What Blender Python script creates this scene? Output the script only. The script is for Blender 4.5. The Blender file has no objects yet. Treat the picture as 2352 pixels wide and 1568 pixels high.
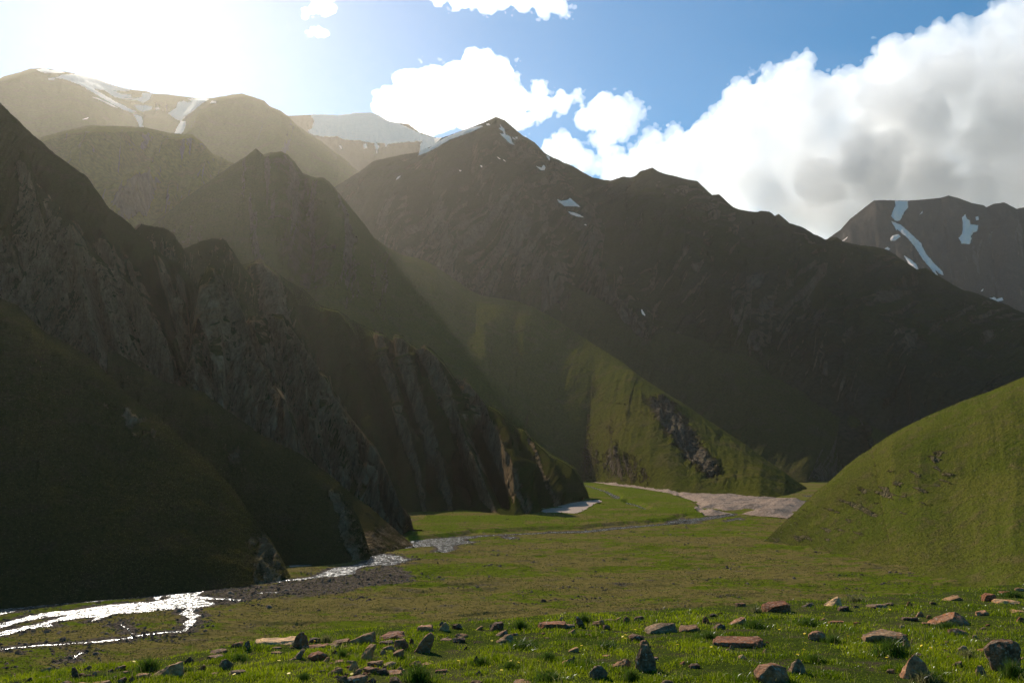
SKY_STRENGTH = .105
SKY_SAT = 1.6
SKY_HUE = .488
DUST = .9
OZONE = 1.0
EXPOSURE = 0.42
HAZE = 1.5e-5
HAZE_G = .6
CLOUDS = True
CLOUD_MFP = 280.0
CLOUD_G = .8
VOLB = 20
import bpy, bmesh, math, random
import numpy as np
from mathutils import Vector, Matrix, noise as mnoise
from mathutils.bvhtree import BVHTree

scene = bpy.context.scene
COL = scene.collection
rng = np.random.default_rng(7)
random.seed(7)

# ------------------------------------------------------------------ camera
EYE = 52.0                      # metres above the valley floor
PITCH = math.radians(8.6)
FD = 1828.4                     # focal length in reference pixels (2352 x 1568 frame)
CP, SP = math.cos(PITCH), math.sin(PITCH)
cam = bpy.data.cameras.new('camera')
cam.lens = 28.0
cam.sensor_width = 36.0
cam.clip_start = 0.1
cam.clip_end = 90000
cam_ob = bpy.data.objects.new('camera', cam)
COL.objects.link(cam_ob)
cam_ob.location = (0, 0, EYE)
cam_ob.rotation_euler = (math.radians(90) + PITCH, 0, 0)
scene.camera = cam_ob


def ray(X, Y):
    """slope form: x/y and z/y of the sight line through a reference pixel"""
    u = (np.asarray(X, float) - 1176.0) / FD
    v = (784.0 - np.asarray(Y, float)) / FD
    fy = CP - v * SP
    return u / fy, (SP + v * CP) / fy


def at(X, Y, d):
    a, b = ray(X, Y)
    d = np.asarray(d, float)
    return np.stack([a * d, d, EYE + b * d], -1)


def project(P):
    P = np.asarray(P, float)
    x, y, z = P[..., 0], P[..., 1], P[..., 2] - EYE
    f = y * CP + z * SP
    up = z * CP - y * SP
    f = np.where(f < 1e-3, 1e-3, f)
    return 1176 + FD * x / f, 784 - FD * up / f


# zoomed working frames used while measuring the photograph -> reference pixels
K = 2352 / 4096.0
def zf(ox, oy, s, pts):
    return [((ox + p[0] / s) * K, (oy + p[1] / s) * K) + tuple(p[2:]) for p in pts]
def R1(p): return zf(0, 0, 1.6507, p)
def R2(p): return zf(1350, 0, 1.6507, p)
def R3(p): return zf(2696, 0, 1.6507, p)
def R5(p): return zf(1350, 900, 1.6507, p)
def R6(p): return zf(2696, 900, 1.6507, p)
def L1(p): return zf(0, 1780, 1.6486, p)
def L2(p): return zf(1350, 1780, 1.6486, p)
def L3(p): return zf(2696, 1780, 1.6486, p)

# ------------------------------------------------------------------ noise
_pr = np.random.default_rng(11)
_perm = np.concatenate([_pr.permutation(512)] * 3).astype(np.int32)
_g = _pr.normal(size=(512, 3)).astype(np.float32)
_g /= np.linalg.norm(_g, axis=1, keepdims=True)


def perlin(p, seed=0):
    p = np.asarray(p, np.float32)
    i = np.floor(p).astype(np.int32)
    f = p - i
    i = (i + np.int32(seed * 37)) & 511
    w = f * f * f * (f * (f * 6 - 15) + 10)
    out = 0
    for dx in (0, 1):
        for dy in (0, 1):
            for dz in (0, 1):
                h = _perm[_perm[_perm[(i[:, 0] + dx) & 511] + ((i[:, 1] + dy) & 511)] + ((i[:, 2] + dz) & 511)]
                g = _g[h]
                d = g[:, 0] * (f[:, 0] - dx) + g[:, 1] * (f[:, 1] - dy) + g[:, 2] * (f[:, 2] - dz)
                wx = w[:, 0] if dx else 1 - w[:, 0]
                wy = w[:, 1] if dy else 1 - w[:, 1]
                wz = w[:, 2] if dz else 1 - w[:, 2]
                out = out + d * wx * wy * wz
    return out * 1.5


def fbm(p, octv=4, seed=0, gain=0.5, lac=2.03):
    p = np.asarray(p, np.float32)
    a, s, t = 1.0, 0, 0
    for k in range(octv):
        s = s + a * perlin(p, seed + k)
        t += a
        a *= gain
        p = p * lac + 3.7
    return s / t


def ridged(p, octv=4, seed=0, gain=0.5, lac=2.1):
    p = np.asarray(p, np.float32)
    a, s, t = 1.0, 0, 0
    for k in range(octv):
        s = s + a * (1 - 2 * np.abs(perlin(p, seed + k)))
        t += a
        a *= gain
        p = p * lac + 1.9
    return s / t


def facets(p, seed=0):
    """broken-rock height: every cell of a jittered lattice is a tilted flat facet"""
    p = np.asarray(p, np.float32)
    i0 = np.floor(p).astype(np.int32)
    best = np.full(len(p), 1e9, np.float32)
    val = np.zeros(len(p), np.float32)
    for dx in (-1, 0, 1):
        for dy in (-1, 0, 1):
            for dz in (-1, 0, 1):
                ix, iy, iz = i0[:, 0] + dx, i0[:, 1] + dy, i0[:, 2] + dz
                h = _perm[_perm[_perm[(ix + seed * 37) & 511] + (iy & 511)] + (iz & 511)]
                j = _g[h]
                qx = p[:, 0] - (ix + .5 + .42 * j[:, 0])
                qy = p[:, 1] - (iy + .5 + .42 * j[:, 1])
                qz = p[:, 2] - (iz + .5 + .42 * j[:, 2])
                d = qx * qx + qy * qy + qz * qz
                g2 = _g[(h * 7 + 13) & 511]
                f = j[:, 2] * .7 + .9 * (qx * g2[:, 0] + qy * g2[:, 1] + qz * g2[:, 2])
                k = d < best
                best = np.where(k, d, best)
                val = np.where(k, f, val)
    return val


def sst(a, b, x):
    t = np.clip((x - a) / (b - a), 0, 1)
    return t * t * (3 - 2 * t)


def poly_sdf(px, py, poly):
    """signed distance to a closed polygon, positive inside"""
    poly = np.asarray(poly, float)[:, :2]
    q = np.roll(poly, -1, axis=0)
    px = np.asarray(px, float)
    py = np.asarray(py, float)
    best = np.full(px.shape, 1e18)
    ins = np.zeros(px.shape, bool)
    for (ax, ay), (bx, by) in zip(poly, q):
        ex, ey = bx - ax, by - ay
        L = ex * ex + ey * ey + 1e-12
        t = np.clip(((px - ax) * ex + (py - ay) * ey) / L, 0, 1)
        d = (px - ax - t * ex) ** 2 + (py - ay - t * ey) ** 2
        best = np.minimum(best, d)
        if ay != by:
            c = ((ay > py) != (by > py)) & (px < (bx - ax) * (py - ay) / (by - ay) + ax)
            ins ^= c
    d = np.sqrt(best)
    return np.where(ins, d, -d)

# ------------------------------------------------------------------ mesh helpers


def make_mesh(name, verts, faces, mat=None, attrs=None, smooth=True, parent=None):
    """faces: (n,3) or (n,4) int array"""
    verts = np.asarray(verts, np.float32)
    faces = np.asarray(faces, np.int32)
    me = bpy.data.meshes.new(name)
    n, k = faces.shape
    me.vertices.add(len(verts))
    me.vertices.foreach_set('co', verts.ravel())
    me.loops.add(n * k)
    me.loops.foreach_set('vertex_index', faces.ravel())
    me.polygons.add(n)
    me.polygons.foreach_set('loop_start', np.arange(0, n * k, k, dtype=np.int32))
    me.polygons.foreach_set('loop_total', np.full(n, k, np.int32))
    if smooth:
        me.polygons.foreach_set('use_smooth', np.ones(n, bool))
    me.update(calc_edges=True)
    for an, av in (attrs or {}).items():
        at_ = me.attributes.new(an, 'FLOAT', 'POINT')
        at_.data.foreach_set('value', np.asarray(av, np.float32).ravel())
    if mat:
        me.materials.append(mat)
    o = bpy.data.objects.new(name, me)
    COL.objects.link(o)
    if parent:
        o.parent = parent
    return o


def tag(o, label=None, cat=None, group=None, kind=None):
    for k, v in (('label', label), ('category', cat), ('group', group), ('kind', kind)):
        if v:
            o[k] = v
    return o


def grid_faces(nu, nv):
    i = np.arange((nu - 1) * (nv - 1))
    a = (i // (nv - 1)) * nv + i % (nv - 1)
    return np.stack([a, a + nv, a + nv + 1, a + 1], -1)

# ------------------------------------------------------------------ materials


class NT:
    def __init__(self, name):
        self.m = bpy.data.materials.new(name)
        self.m.use_nodes = True
        self.t = self.m.node_tree
        self.t.nodes.clear()
        self.out = self.n('ShaderNodeOutputMaterial')

    def n(self, ty, **kw):
        nd = self.t.nodes.new(ty)
        for k, v in kw.items():
            if k == 'inp':
                for kk, vv in v.items():
                    if isinstance(vv, bpy.types.NodeSocket):
                        self.t.links.new(vv, nd.inputs[kk])
                    else:
                        nd.inputs[kk].default_value = vv
            else:
                setattr(nd, k, v)
        return nd

    def link(self, a, b):
        self.t.links.new(a, b)

    def pos(self):
        return self.n('ShaderNodeTexCoord').outputs['Object']

    def noise(self, vec, scale, detail=4, rough=0.55, dist=0.0):
        return self.n('ShaderNodeTexNoise', inp={'Vector': vec, 'Scale': scale, 'Detail': detail, 'Roughness': rough, 'Distortion': dist}).outputs['Fac']

    def mapr(self, v, a, b, c=0.0, d=1.0):
        return self.n('ShaderNodeMapRange', inp={'Value': v, 'From Min': a, 'From Max': b, 'To Min': c, 'To Max': d}).outputs['Result']

    def mix(self, f, a, b):
        nd = self.n('ShaderNodeMix', data_type='RGBA')
        for s, v in ((0, f), (6, a), (7, b)):
            if isinstance(v, bpy.types.NodeSocket):
                self.link(v, nd.inputs[s])
            else:
                nd.inputs[s].default_value = v if s == 0 else (tuple(v) + (1.0,))[:4]
        return nd.outputs[2]

    def math(self, op, a, b=0.0, clamp=False):
        nd = self.n('ShaderNodeMath', operation=op, use_clamp=clamp)
        for s, v in ((0, a), (1, b)):
            if isinstance(v, bpy.types.NodeSocket):
                self.link(v, nd.inputs[s])
            else:
                nd.inputs[s].default_value = v
        return nd.outputs[0]

    def scale(self, vec, s):
        return self.n('ShaderNodeMapping', inp={'Vector': vec, 'Scale': s}).outputs[0]

    def attr(self, name):
        return self.n('ShaderNodeAttribute', attribute_name=name).outputs['Fac']

    def bump(self, h, strength, dist, nrm=None):
        nd = self.n('ShaderNodeBump', inp={'Height': h, 'Strength': strength, 'Distance': dist})
        if nrm:
            self.link(nrm, nd.inputs['Normal'])
        return nd.outputs[0]

    def principled(self, col, rough=0.9, nrm=None, spec=0.15, **kw):
        nd = self.n('ShaderNodeBsdfPrincipled')
        for k, v in (('Base Color', col), ('Roughness', rough), ('Specular IOR Level', spec)) + tuple(kw.items()):
            if isinstance(v, bpy.types.NodeSocket):
                self.link(v, nd.inputs[k])
            else:
                nd.inputs[k].default_value = (tuple(v) + (1.0,))[:4] if isinstance(v, tuple) else v
        if nrm:
            self.link(nrm, nd.inputs['Normal'])
        self.link(nd.outputs[0], self.out.inputs['Surface'])
        return nd


def mat_terrain(name, g1, g2, g3, r1, r2, m=1.0, bump=1.0):
    """grass / scree / rock slopes. m = size in metres of the fine grain"""
    t = NT(name)
    p = t.pos()
    fine = t.noise(p, 1.0 / m, 5, 0.65)
    mid = t.noise(p, 1.0 / (9 * m), 5, 0.6)
    big = t.noise(p, 1.0 / (60 * m), 4, 0.55)
    g = t.mix(t.mapr(big, .4, .62), g1, g2)
    g = t.mix(t.mapr(mid, .5, .68), g, g3)
    g = t.mix(t.mapr(fine, .38, .68, 0, .8), g, tuple(c * .42 for c in g1))
    strat = t.noise(t.scale(p, (1, 1, .18)), 1.0 / (3 * m), 6, .65, .6)
    r = t.mix(t.mapr(strat, .35, .65), r1, r2)
    r = t.mix(t.mapr(fine, .45, .7, 0, .55), r, tuple(c * .45 for c in r1))
    r = t.mix(t.mapr(mid, .55, .7, 0, .6), r, g2)
    rk = t.math('ADD', t.attr('rock'), t.mapr(fine, .3, .7, -.22, .22))
    rk = t.mapr(t.math('ADD', rk, t.mapr(mid, .35, .65, -.15, .15)), .4, .6)
    col = t.mix(rk, g, r)
    b1 = t.bump(fine, .75 * bump, .5 * m)
    b2 = t.bump(mid, .5, 2.2 * m, b1)
    crack = t.n('ShaderNodeTexVoronoi', feature='DISTANCE_TO_EDGE', inp={'Vector': t.scale(p, (1, 1, .45)), 'Scale': 1.0 / (4 * m)}).outputs[0]
    hb = t.math('MULTIPLY', t.math('MINIMUM', crack, .12), rk)
    b3 = t.bump(hb, .9, 9 * m, b2)
    t.principled(col, 1.0, b3, 0.0)
    return t.m
# ------------------------------------------------------------------ valley floor shape
def floor_base(x, y):
    x = np.asarray(x, float); y = np.asarray(y, float)
    return 0.01 * np.where(y > 300, y - 300, 0) + 0 * x


def on_floor(X, Y, lift=0.0):
    a, b = ray(X, Y)
    d = np.full(np.shape(a), 500.0)
    for _ in range(60):
        z = 0.01 * np.maximum(d - 300, 0) + lift
        d = 0.5 * d + 0.5 * np.clip((EYE - z) / np.maximum(-b, 0.012), 50, 4000)
    return np.stack([a * d, d, 0.01 * np.maximum(d - 300, 0) + lift], -1)


def fill_depth(pts):
    """crest / foot list (X, Y[, d]) -> 3D; depths missing between two given ones are interpolated"""
    X = np.array([p[0] for p in pts], float)
    Y = np.array([p[1] for p in pts], float)
    s = np.concatenate([[0], np.cumsum(np.hypot(np.diff(X), np.diff(Y)))])
    k = [i for i, p in enumerate(pts) if len(p) > 2]
    d = np.interp(s, s[k], [pts[i][2] for i in k])
    return at(X, Y, d)


def foot_line(pts):
    out = []
    for p in pts:
        out.append(at(p[0], p[1], p[2]) if len(p) > 2 else on_floor(p[0], p[1]))
    return np.array(out)


def resample(P, n, key=None):
    P = np.asarray(P, float)
    q = P if key is None else key
    s = np.concatenate([[0], np.cumsum(np.linalg.norm(np.diff(q, axis=0), axis=1))])
    s /= s[-1]
    t = np.linspace(0, 1, n)
    return np.stack([np.interp(t, s, P[:, k]) for k in range(P.shape[1])], -1)


LOFTS = {}
ROUND = dict()


def loft(key, name, crest, foot, mat, nu, nv, rib=(60, 6), rib2=None, detail=(12, 1.5), crag=0.0, jag=0.0,
         prof=1.0, shoulder=0.0, back=0.75, backlen=None, rockth=(.42, .62), rockb=None, seed=1, skirt=8.0,
         bulge=None, shift=0.0, ribrock=.10, streak=None, rough=None):
    """one ridge: crest line and foot line joined by a slope that is cut by gullies and ribs, with its own far side"""
    C3 = fill_depth(crest)
    Cpx = np.stack(project(C3), -1)
    C = resample(C3, nu, Cpx)
    Cpx_r = np.stack(project(C), -1)
    F3 = foot_line(foot)
    F = resample(F3, nu, np.stack(project(F3), -1))
    H = np.maximum(C[:, 2] - F[:, 2], 0.3)
    L = np.linalg.norm(C - F, axis=1)
    s = np.concatenate([[0], np.cumsum(np.linalg.norm(np.diff((C + F) / 2, axis=0), axis=1))])
    nb = max(14, nv // 6)
    ns = 4
    v = np.linspace(0, 1, nv) ** 0.92
    V = np.tile(v, (nu, 1))
    g = V ** prof
    if shoulder:
        k = shoulder                     # the last stretch below the crest eases off into a rounded shoulder
        if callable(k):
            k = k(Cpx_r[:, 0])[:, None]
        g = g + k * np.sin(math.pi * np.clip((V - .55) / .45, 0, 1)) * .5
    P = F[:, None, :] + (C - F)[:, None, :] * V[..., None]
    P[..., 2] = F[:, None, 2] + H[:, None] * g
    # outward direction of the slope
    du = np.gradient(P, axis=0)
    dv = np.gradient(P, axis=1)
    N = np.cross(du, dv)
    N /= np.linalg.norm(N, axis=2, keepdims=True) + 1e-9
    ms = (N[..., 2].mean() < 0)
    if ms:
        N = -N
    S = np.repeat(s[:, None], nv, 1)
    W = V * L[:, None]
    lam, amp = rib
    q = np.stack([S, W, np.full_like(S, seed * 13.7)], -1).reshape(-1, 3)
    hs = np.clip(L / np.median(L), 0.05, 1.3)[:, None]
    warp = fbm(q * np.array([1, .35, 1]) / (lam * 3.0), 3, seed) * lam * .22
    qs = q.copy()
    qs[:, 0] = q[:, 0] + warp + q[:, 1] * shift
    qs[:, 1] *= .16
    rb = ridged(qs / lam, 4, seed + 3, .45).reshape(nu, nv)
    env = sst(0, .16, 1 - V) * sst(-.05, .22, V)
    env = .07 + .93 * env
    D = rb * amp * env * hs
    if rib2:
        qs2 = qs.copy()
        qs2[:, 1] *= .7
        D = D + ridged(qs2 / rib2[0], 4, seed + 9, .5).reshape(nu, nv) * rib2[1] * env * hs
    wp = P.reshape(-1, 3)
    D = D + fbm(wp / detail[0], 5, seed + 5, .55).reshape(nu, nv) * detail[1] * (.25 + .75 * env) * np.clip(hs, .2, 1)
    if rough:
        D = D + fbm(wp / rough[0], 3, seed + 70, .6).reshape(nu, nv) * rough[1] * (.3 + .7 * env)
    if bulge is not None:
        X, Y = project(P)
        D = D + bulge(X, Y, V) * sst(0, .2, V)
    P = P + N * D[..., None]
    # rockiness from steepness
    du = np.gradient(P, axis=0)
    dv = np.gradient(P, axis=1)
    N2 = np.cross(du, dv)
    N2 /= np.linalg.norm(N2, axis=2, keepdims=True) + 1e-9
    steep = 1 - np.abs(N2[..., 2])
    rk = sst(rockth[0], rockth[1], steep + ribrock * rb + .10 * fbm(wp / (detail[0] * 4), 3, seed + 8).reshape(nu, nv))
    if rockb is not None:
        X, Y = project(P)
        rk = np.clip(rk + rockb(X, Y, V), 0, 1.2)
    if streak:
        qk = np.stack([qs[:, 0] / streak[0], q[:, 1] / (streak[0] * 14), 0 * q[:, 1] + seed + .5], -1)
        pat = sst(-.15, .35, fbm(np.stack([q[:, 0] / (streak[0] * 7), q[:, 1] / (streak[0] * 16), 0 * q[:, 0]], -1), 3, seed + 60))
        rk = np.clip(rk + streak[1] * (sst(.30, .75, ridged(qk, 3, seed + 61)) * pat).reshape(nu, nv) * sst(0, .1, 1 - V), 0, 1.2)
    if crag:
        # broken rock: slabs standing out along the fall line
        qc = q.copy()
        qc[:, 0] += q[:, 1] * shift
        qc[:, 1] *= .35
        cr = ridged(qc / crag[0], 3, seed + 17, .5).reshape(nu, nv)
        qf = np.stack([q[:, 0] + q[:, 1] * shift, q[:, 1] * .42, D.ravel() * .5], -1)
        qf = qf + .25 * crag[0] * fbm(q / (crag[0] * 2), 2, seed + 19)[:, None]
        fa = facets(qf / (crag[0] * 1.7), seed).reshape(nu, nv) + .45 * facets(qf / (crag[0] * .6), seed + 1).reshape(nu, nv)
        P = P + N * ((.45 * cr + fa * .9) * crag[1] * np.clip(rk, 0, 1) * (.10 + .90 * env))[..., None]
    if jag:
        j = ridged(np.stack([s / (jag * 5), 0 * s, 0 * s + seed], -1), 4, seed + 30, .6) * jag * .5
        P[..., 2] += j[:, None] * (V ** 6) * np.clip(hs, 0, 1)
    # no point of the near face may rise above the crest line drawn for it
    X, Y = project(P)
    xb = np.linspace(Cpx_r[:, 0].min(), Cpx_r[:, 0].max(), nu)
    yb = np.full(nu, 1e9)
    np.minimum.at(yb, np.clip(np.searchsorted(xb, Cpx_r[:, 0]), 0, nu - 1), Cpx_r[:, 1])
    o_ = yb < 1e8
    Yc = np.interp(X, xb[o_], yb[o_]) + 26 * (1 - V) * np.clip(hs, .05, 1)
    bad = (Y < Yc) & (V < 1)
    Pf = at(X, Yc, P[..., 1])
    P[..., 2] = np.where(bad, Pf[..., 2], P[..., 2])
    # far side
    Hd = C[:, :2] - F[:, :2]
    Hd = np.stack([np.convolve(np.pad(Hd[:, k], nu // 8, mode='edge'), np.ones(nu // 8 * 2 + 1) / (nu // 8 * 2 + 1), 'valid') for k in (0, 1)], -1)
    Hd /= np.linalg.norm(Hd, axis=1, keepdims=True) + 1e-9
    bl = backlen or max(40.0, 1.1 * float(np.max(H)))
    tb = np.linspace(0, 1, nb + 1)[1:] ** 1.6
    B = np.zeros((nu, nb, 3))
    for k in range(nb):
        t = tb[k] * bl * np.clip(H / np.max(H), .08, 1)
        B[:, k, :2] = P[:, -1, :2] + Hd * t[:, None]
        B[:, k, 2] = P[:, -1, 2] - back * t * np.clip(.85 + 1.0 * tb[k] ** .5, 0, 1.2)
    bn = fbm(B.reshape(-1, 3) / (detail[0] * 2), 4, seed + 40).reshape(nu, nb) * detail[1] * 1.5
    B[..., 2] += bn * sst(0, .15, tb)[None]
    # skirt below the foot
    Sk = np.zeros((nu, ns, 3))
    for k in range(ns):
        t = skirt * (ns - k) / ns
        Sk[:, k, :2] = P[:, 0, :2] - Hd * t * .6
        Sk[:, k, 2] = P[:, 0, 2] - t
    A = np.concatenate([Sk, P, B], 1)
    rko = np.concatenate([np.repeat(rk[:, :1], ns, 1), rk, np.repeat(rk[:, -1:], nb, 1) * .5], 1)
    nvt = A.shape[1]
    fc = grid_faces(nu, nvt)
    if ms:
        fc = fc[:, ::-1]
    o = make_mesh(name, A.reshape(-1, 3), fc, mat, {'rock': rko})
    o['kind'] = 'structure'
    LOFTS[key] = dict(o=o, A=A, ns=ns, nv=nv, nu=nu, flip=ms)
    return o

# ------------------------------------------------------------------ terrain materials
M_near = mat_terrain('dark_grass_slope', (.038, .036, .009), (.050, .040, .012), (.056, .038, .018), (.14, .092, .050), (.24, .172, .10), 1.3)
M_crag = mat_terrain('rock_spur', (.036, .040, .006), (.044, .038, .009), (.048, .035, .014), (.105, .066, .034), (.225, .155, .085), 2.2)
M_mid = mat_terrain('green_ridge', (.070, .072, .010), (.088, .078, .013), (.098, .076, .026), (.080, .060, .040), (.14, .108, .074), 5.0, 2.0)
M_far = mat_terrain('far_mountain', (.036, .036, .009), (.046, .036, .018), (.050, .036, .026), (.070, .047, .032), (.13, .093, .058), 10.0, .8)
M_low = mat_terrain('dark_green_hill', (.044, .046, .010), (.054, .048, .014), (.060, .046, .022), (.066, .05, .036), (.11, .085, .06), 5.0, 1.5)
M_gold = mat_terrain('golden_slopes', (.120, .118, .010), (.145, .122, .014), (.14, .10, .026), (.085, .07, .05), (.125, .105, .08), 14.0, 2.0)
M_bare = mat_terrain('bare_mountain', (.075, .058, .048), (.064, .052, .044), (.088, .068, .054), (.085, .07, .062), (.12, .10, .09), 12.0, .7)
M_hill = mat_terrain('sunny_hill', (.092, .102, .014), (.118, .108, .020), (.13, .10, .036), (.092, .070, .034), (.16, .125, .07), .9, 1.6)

# ------------------------------------------------------------------ the ridges, far to near
S9 = R1([(1500, 700, 9240), (1910, 768, 9380), (2050, 762), (2200, 765)]) + R2([(0, 770, 9660), (100, 755), (220, 750, 9800), (260, 765), (340, 808), (470, 822, 9660), (540, 875), (640, 910, 9240), (690, 915, 8960), (760, 960, 8680), (900, 1060, 8400)])
loft('snowmount', 'mountain', S9, [(560, 560, 6800), (750, 520, 6800), (900, 500, 6800), (1100, 520, 6800)], M_far, 420, 200,
     rib=(420, 45), rib2=(150, 14), detail=(220, 16), back=.5, seed=3, skirt=400, rockth=(.4, .7))

S12 = [(1700, 700, 6300)] + R3([(1030, 1568, 6400), (1100, 1520), (1160, 1450), (1290, 1350), (1320, 1328, 6500), (1380, 1325), (1550, 1328), (1760, 1310, 6700), (1810, 1295), (1870, 1310), (1960, 1345), (2040, 1360), (2060, 1375), (2110, 1350), (2180, 1340), (2260, 1383), (2311, 1372, 6600)]) + [(2500, 500, 6500), (2900, 540, 6300), (3300, 640, 6200)]
loft('bare', 'mountain', S12, [(1700, 900, 4300), (2000, 860, 4300), (2400, 880, 4200), (2900, 900, 4100), (3300, 900, 4100)], M_bare, 620, 260,
     rib=(330, 60), rib2=(110, 20), detail=(160, 10), back=.6, seed=5, skirt=500, jag=8, rockth=(.4, .7), streak=(90, .6))

S10 = [(-700, 330, 7285), (-300, 260, 7750)] + R1([(0, 525, 8060), (30, 508), (140, 480), (200, 460), (260, 455, 8137), (300, 457), (490, 490), (650, 530), (760, 572), (870, 598, 8137), (970, 608), (1010, 625), (1100, 628), (1330, 655, 7905), (1400, 652), (1540, 628), (1600, 622, 7595), (1690, 650), (1745, 670), (1780, 705), (1850, 735), (1910, 775, 7285), (1950, 820), (2040, 885), (2120, 935), (2200, 1000), (2311, 1080, 6587)]) + R2([(0, 1020), (130, 1130), (200, 1170), (300, 1250, 6045), (340, 1400, 5735), (380, 1560, 5425)])


def s10_bulge(X, Y, V):
    # the hollow that holds the snow gullies between the two summits, and the spur that parts them
    c = np.exp(-((X - 350) / 95.0) ** 2) * sst(420, 250, Y)
    r = np.exp(-((X - 470 + .9 * (Y - 240)) / 28.0) ** 2) * sst(330, 240, Y)
    f = np.exp(-((X - 550 + .95 * (Y - 225)) / 30.0) ** 2) * 110 + np.exp(-((X - 640 + .2 * (Y - 260)) / 30.0) ** 2) * 90 + np.exp(-((X - 90 + .8 * (Y - 165)) / 34.0) ** 2) * 100
    return -260 * c * sst(0, .1, 1 - V) + 95 * r * sst(0, .1, 1 - V) + f * sst(0, .25, 1 - V)


loft('goldmount', 'mountain', S10, [(-700, 600, 3000), (-300, 560, 3000), (300, 520, 3000), (700, 560, 3300), (920, 640, 4200), (940, 660, 4200)], M_gold, 800, 300,
     rib=(700, 80), rib2=(230, 20), detail=(260, 14), back=.7, seed=8, skirt=400, bulge=s10_bulge, rockth=(.5, .75), shoulder=.02, rough=(60, 9))

R1c = [(-300, 440, 2350), (-60, 380, 2700), (40, 345, 2950), (97, 318, 3100), (150, 303, 3250), (209, 292, 3400), (299, 294, 3500), (334, 297), (383, 308, 3500), (410, 310), (442, 311, 3430), (463, 327), (487, 355, 3250), (522, 370, 3200), (537, 376, 3150), (560, 410, 3080), (600, 470, 3000), (640, 540, 2900)]


def r1_bulge(X, Y, V):
    a = np.exp(-((X - 470 + 1.0 * (Y - 335)) / 24.0) ** 2)
    b_ = np.exp(-((X - 300 + .9 * (Y - 300)) / 30.0) ** 2)
    c_ = np.exp(-((X - 385 + .95 * (Y - 320)) / 34.0) ** 2)
    return (85 * a + 70 * b_ - 60 * c_) * sst(0, .2, 1 - V)


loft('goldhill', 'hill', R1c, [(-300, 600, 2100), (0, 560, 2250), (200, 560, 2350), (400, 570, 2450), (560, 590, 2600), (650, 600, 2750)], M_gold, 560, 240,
     rib=(430, 95), rib2=(120, 18), detail=(120, 10), back=.45, seed=12, skirt=300, shoulder=0, rockth=(.55, .8), rough=(30, 4), bulge=r1_bulge)

S8 = [(690, 490, 3750), (745, 446, 3900), (790, 418, 4060), (829, 394, 4200), (858, 372, 4270), (905, 362, 4310), (963, 352, 4340), (998, 335, 4350)] + R2([(690, 915, 4450), (800, 880), (950, 825, 4500), (1045, 780, 4500), (1100, 800), (1150, 840), (1220, 905), (1300, 950), (1370, 1020), (1430, 1050, 4350), (1560, 1110), (1680, 1180, 4250), (1800, 1200), (1890, 1175), (1930, 1185), (1975, 1165), (2000, 1140), (2080, 1115, 4100), (2130, 1145), (2311, 1190, 4000)]) + R3([(150, 1200), (250, 1295), (295, 1290), (390, 1380), (490, 1405), (555, 1410), (575, 1400), (630, 1410), (665, 1435), (690, 1420), (760, 1480), (830, 1500)]) + R6([(920, 65), (1000, 100, 3500), (1070, 85), (1110, 115), (1230, 145), (1390, 165), (1450, 200), (1600, 305, 3200), (1660, 295), (1780, 365), (1900, 435), (2000, 460), (2200, 540), (2311, 590, 2850)]) + [(2500, 790, 2700), (2900, 950, 2500)]


def s8_bulge(X, Y, V):
    out = 0
    # two rock buttresses under the summit and the broad spurs further right
    for (x0, y0, k, w, a) in ((1190, 520, .42, 42, 90), (1330, 560, .62, 40, 90), (1060, 560, .1, 40, 50), (1600, 640, .75, 50, 55), (1760, 700, .85, 50, 50), (1960, 760, .95, 60, 40), (925, 500, .1, 40, 60)):
        out = out + a * np.exp(-((X - x0 - k * (Y - y0)) / w) ** 2)
    return out * sst(0, .45, 1 - V) * sst(0, .2, V)


def s8_rock(X, Y, V):
    r = -.5
    for (x0, y0, k, w, y1, y2) in ((1200, 520, .42, 60, 400, 720), (1350, 560, .62, 55, 420, 740), (960, 560, .1, 90, 430, 800), (1090, 560, .15, 60, 430, 760), (1620, 640, .75, 14, 520, 820), (1840, 800, .8, 40, 640, 960)):
        r = r + .8 * np.exp(-((X - x0 - k * (Y - y0)) / w) ** 2) * sst(y1, y1 + 60, Y) * sst(y2 + 60, y2, Y)
    return r


loft('darkmount', 'mountain', S8, [(640, 760, 3150), (800, 780, 3050), (1200, 850, 2450), (1500, 960, 2100), (1800, 1010, 1900), (2050, 1085, 1720), (2400, 1130, 1450), (2900, 1180, 1200)], M_far, 1150, 460,
     rib=(300, 62), rib2=(70, 17), detail=(130, 7), back=.75, seed=15, skirt=150, jag=10, bulge=s8_bulge, rockb=s8_rock, rockth=(.50, .68), crag=(40, 4), shift=-.3, ribrock=.14, streak=(36, .7))

S8a = [(1200, 600, 2900), (1297, 648, 2700), (1400, 700, 2550), (1509, 753, 2400), (1548, 765, 2380), (1583, 774, 2350), (1628, 788, 2310), (1705, 812, 2250), (1739, 830, 2210), (1792, 859, 2150), (1837, 889, 2080), (1878, 917, 2020), (1931, 945, 1950), (1966, 958, 1900), (2000, 976, 1850), (2042, 999, 1800), (2120, 1060, 1700), (2140, 1076, 1690)]
loft('lowhill', 'hill', S8a, [(1200, 900, 2300), (1500, 1020, 1900), (1700, 1090, 1650), (1850, 1108), (1950, 1098), (2130, 1078), (2142, 1078, 1690)], M_low, 600, 260,
     rib=(150, 24), rib2=(45, 5), detail=(60, 3), back=.5, seed=21, skirt=30, shoulder=.05, prof=1.25, rockth=(.55, .8), shift=-.2, rough=(16, 2))

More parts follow.
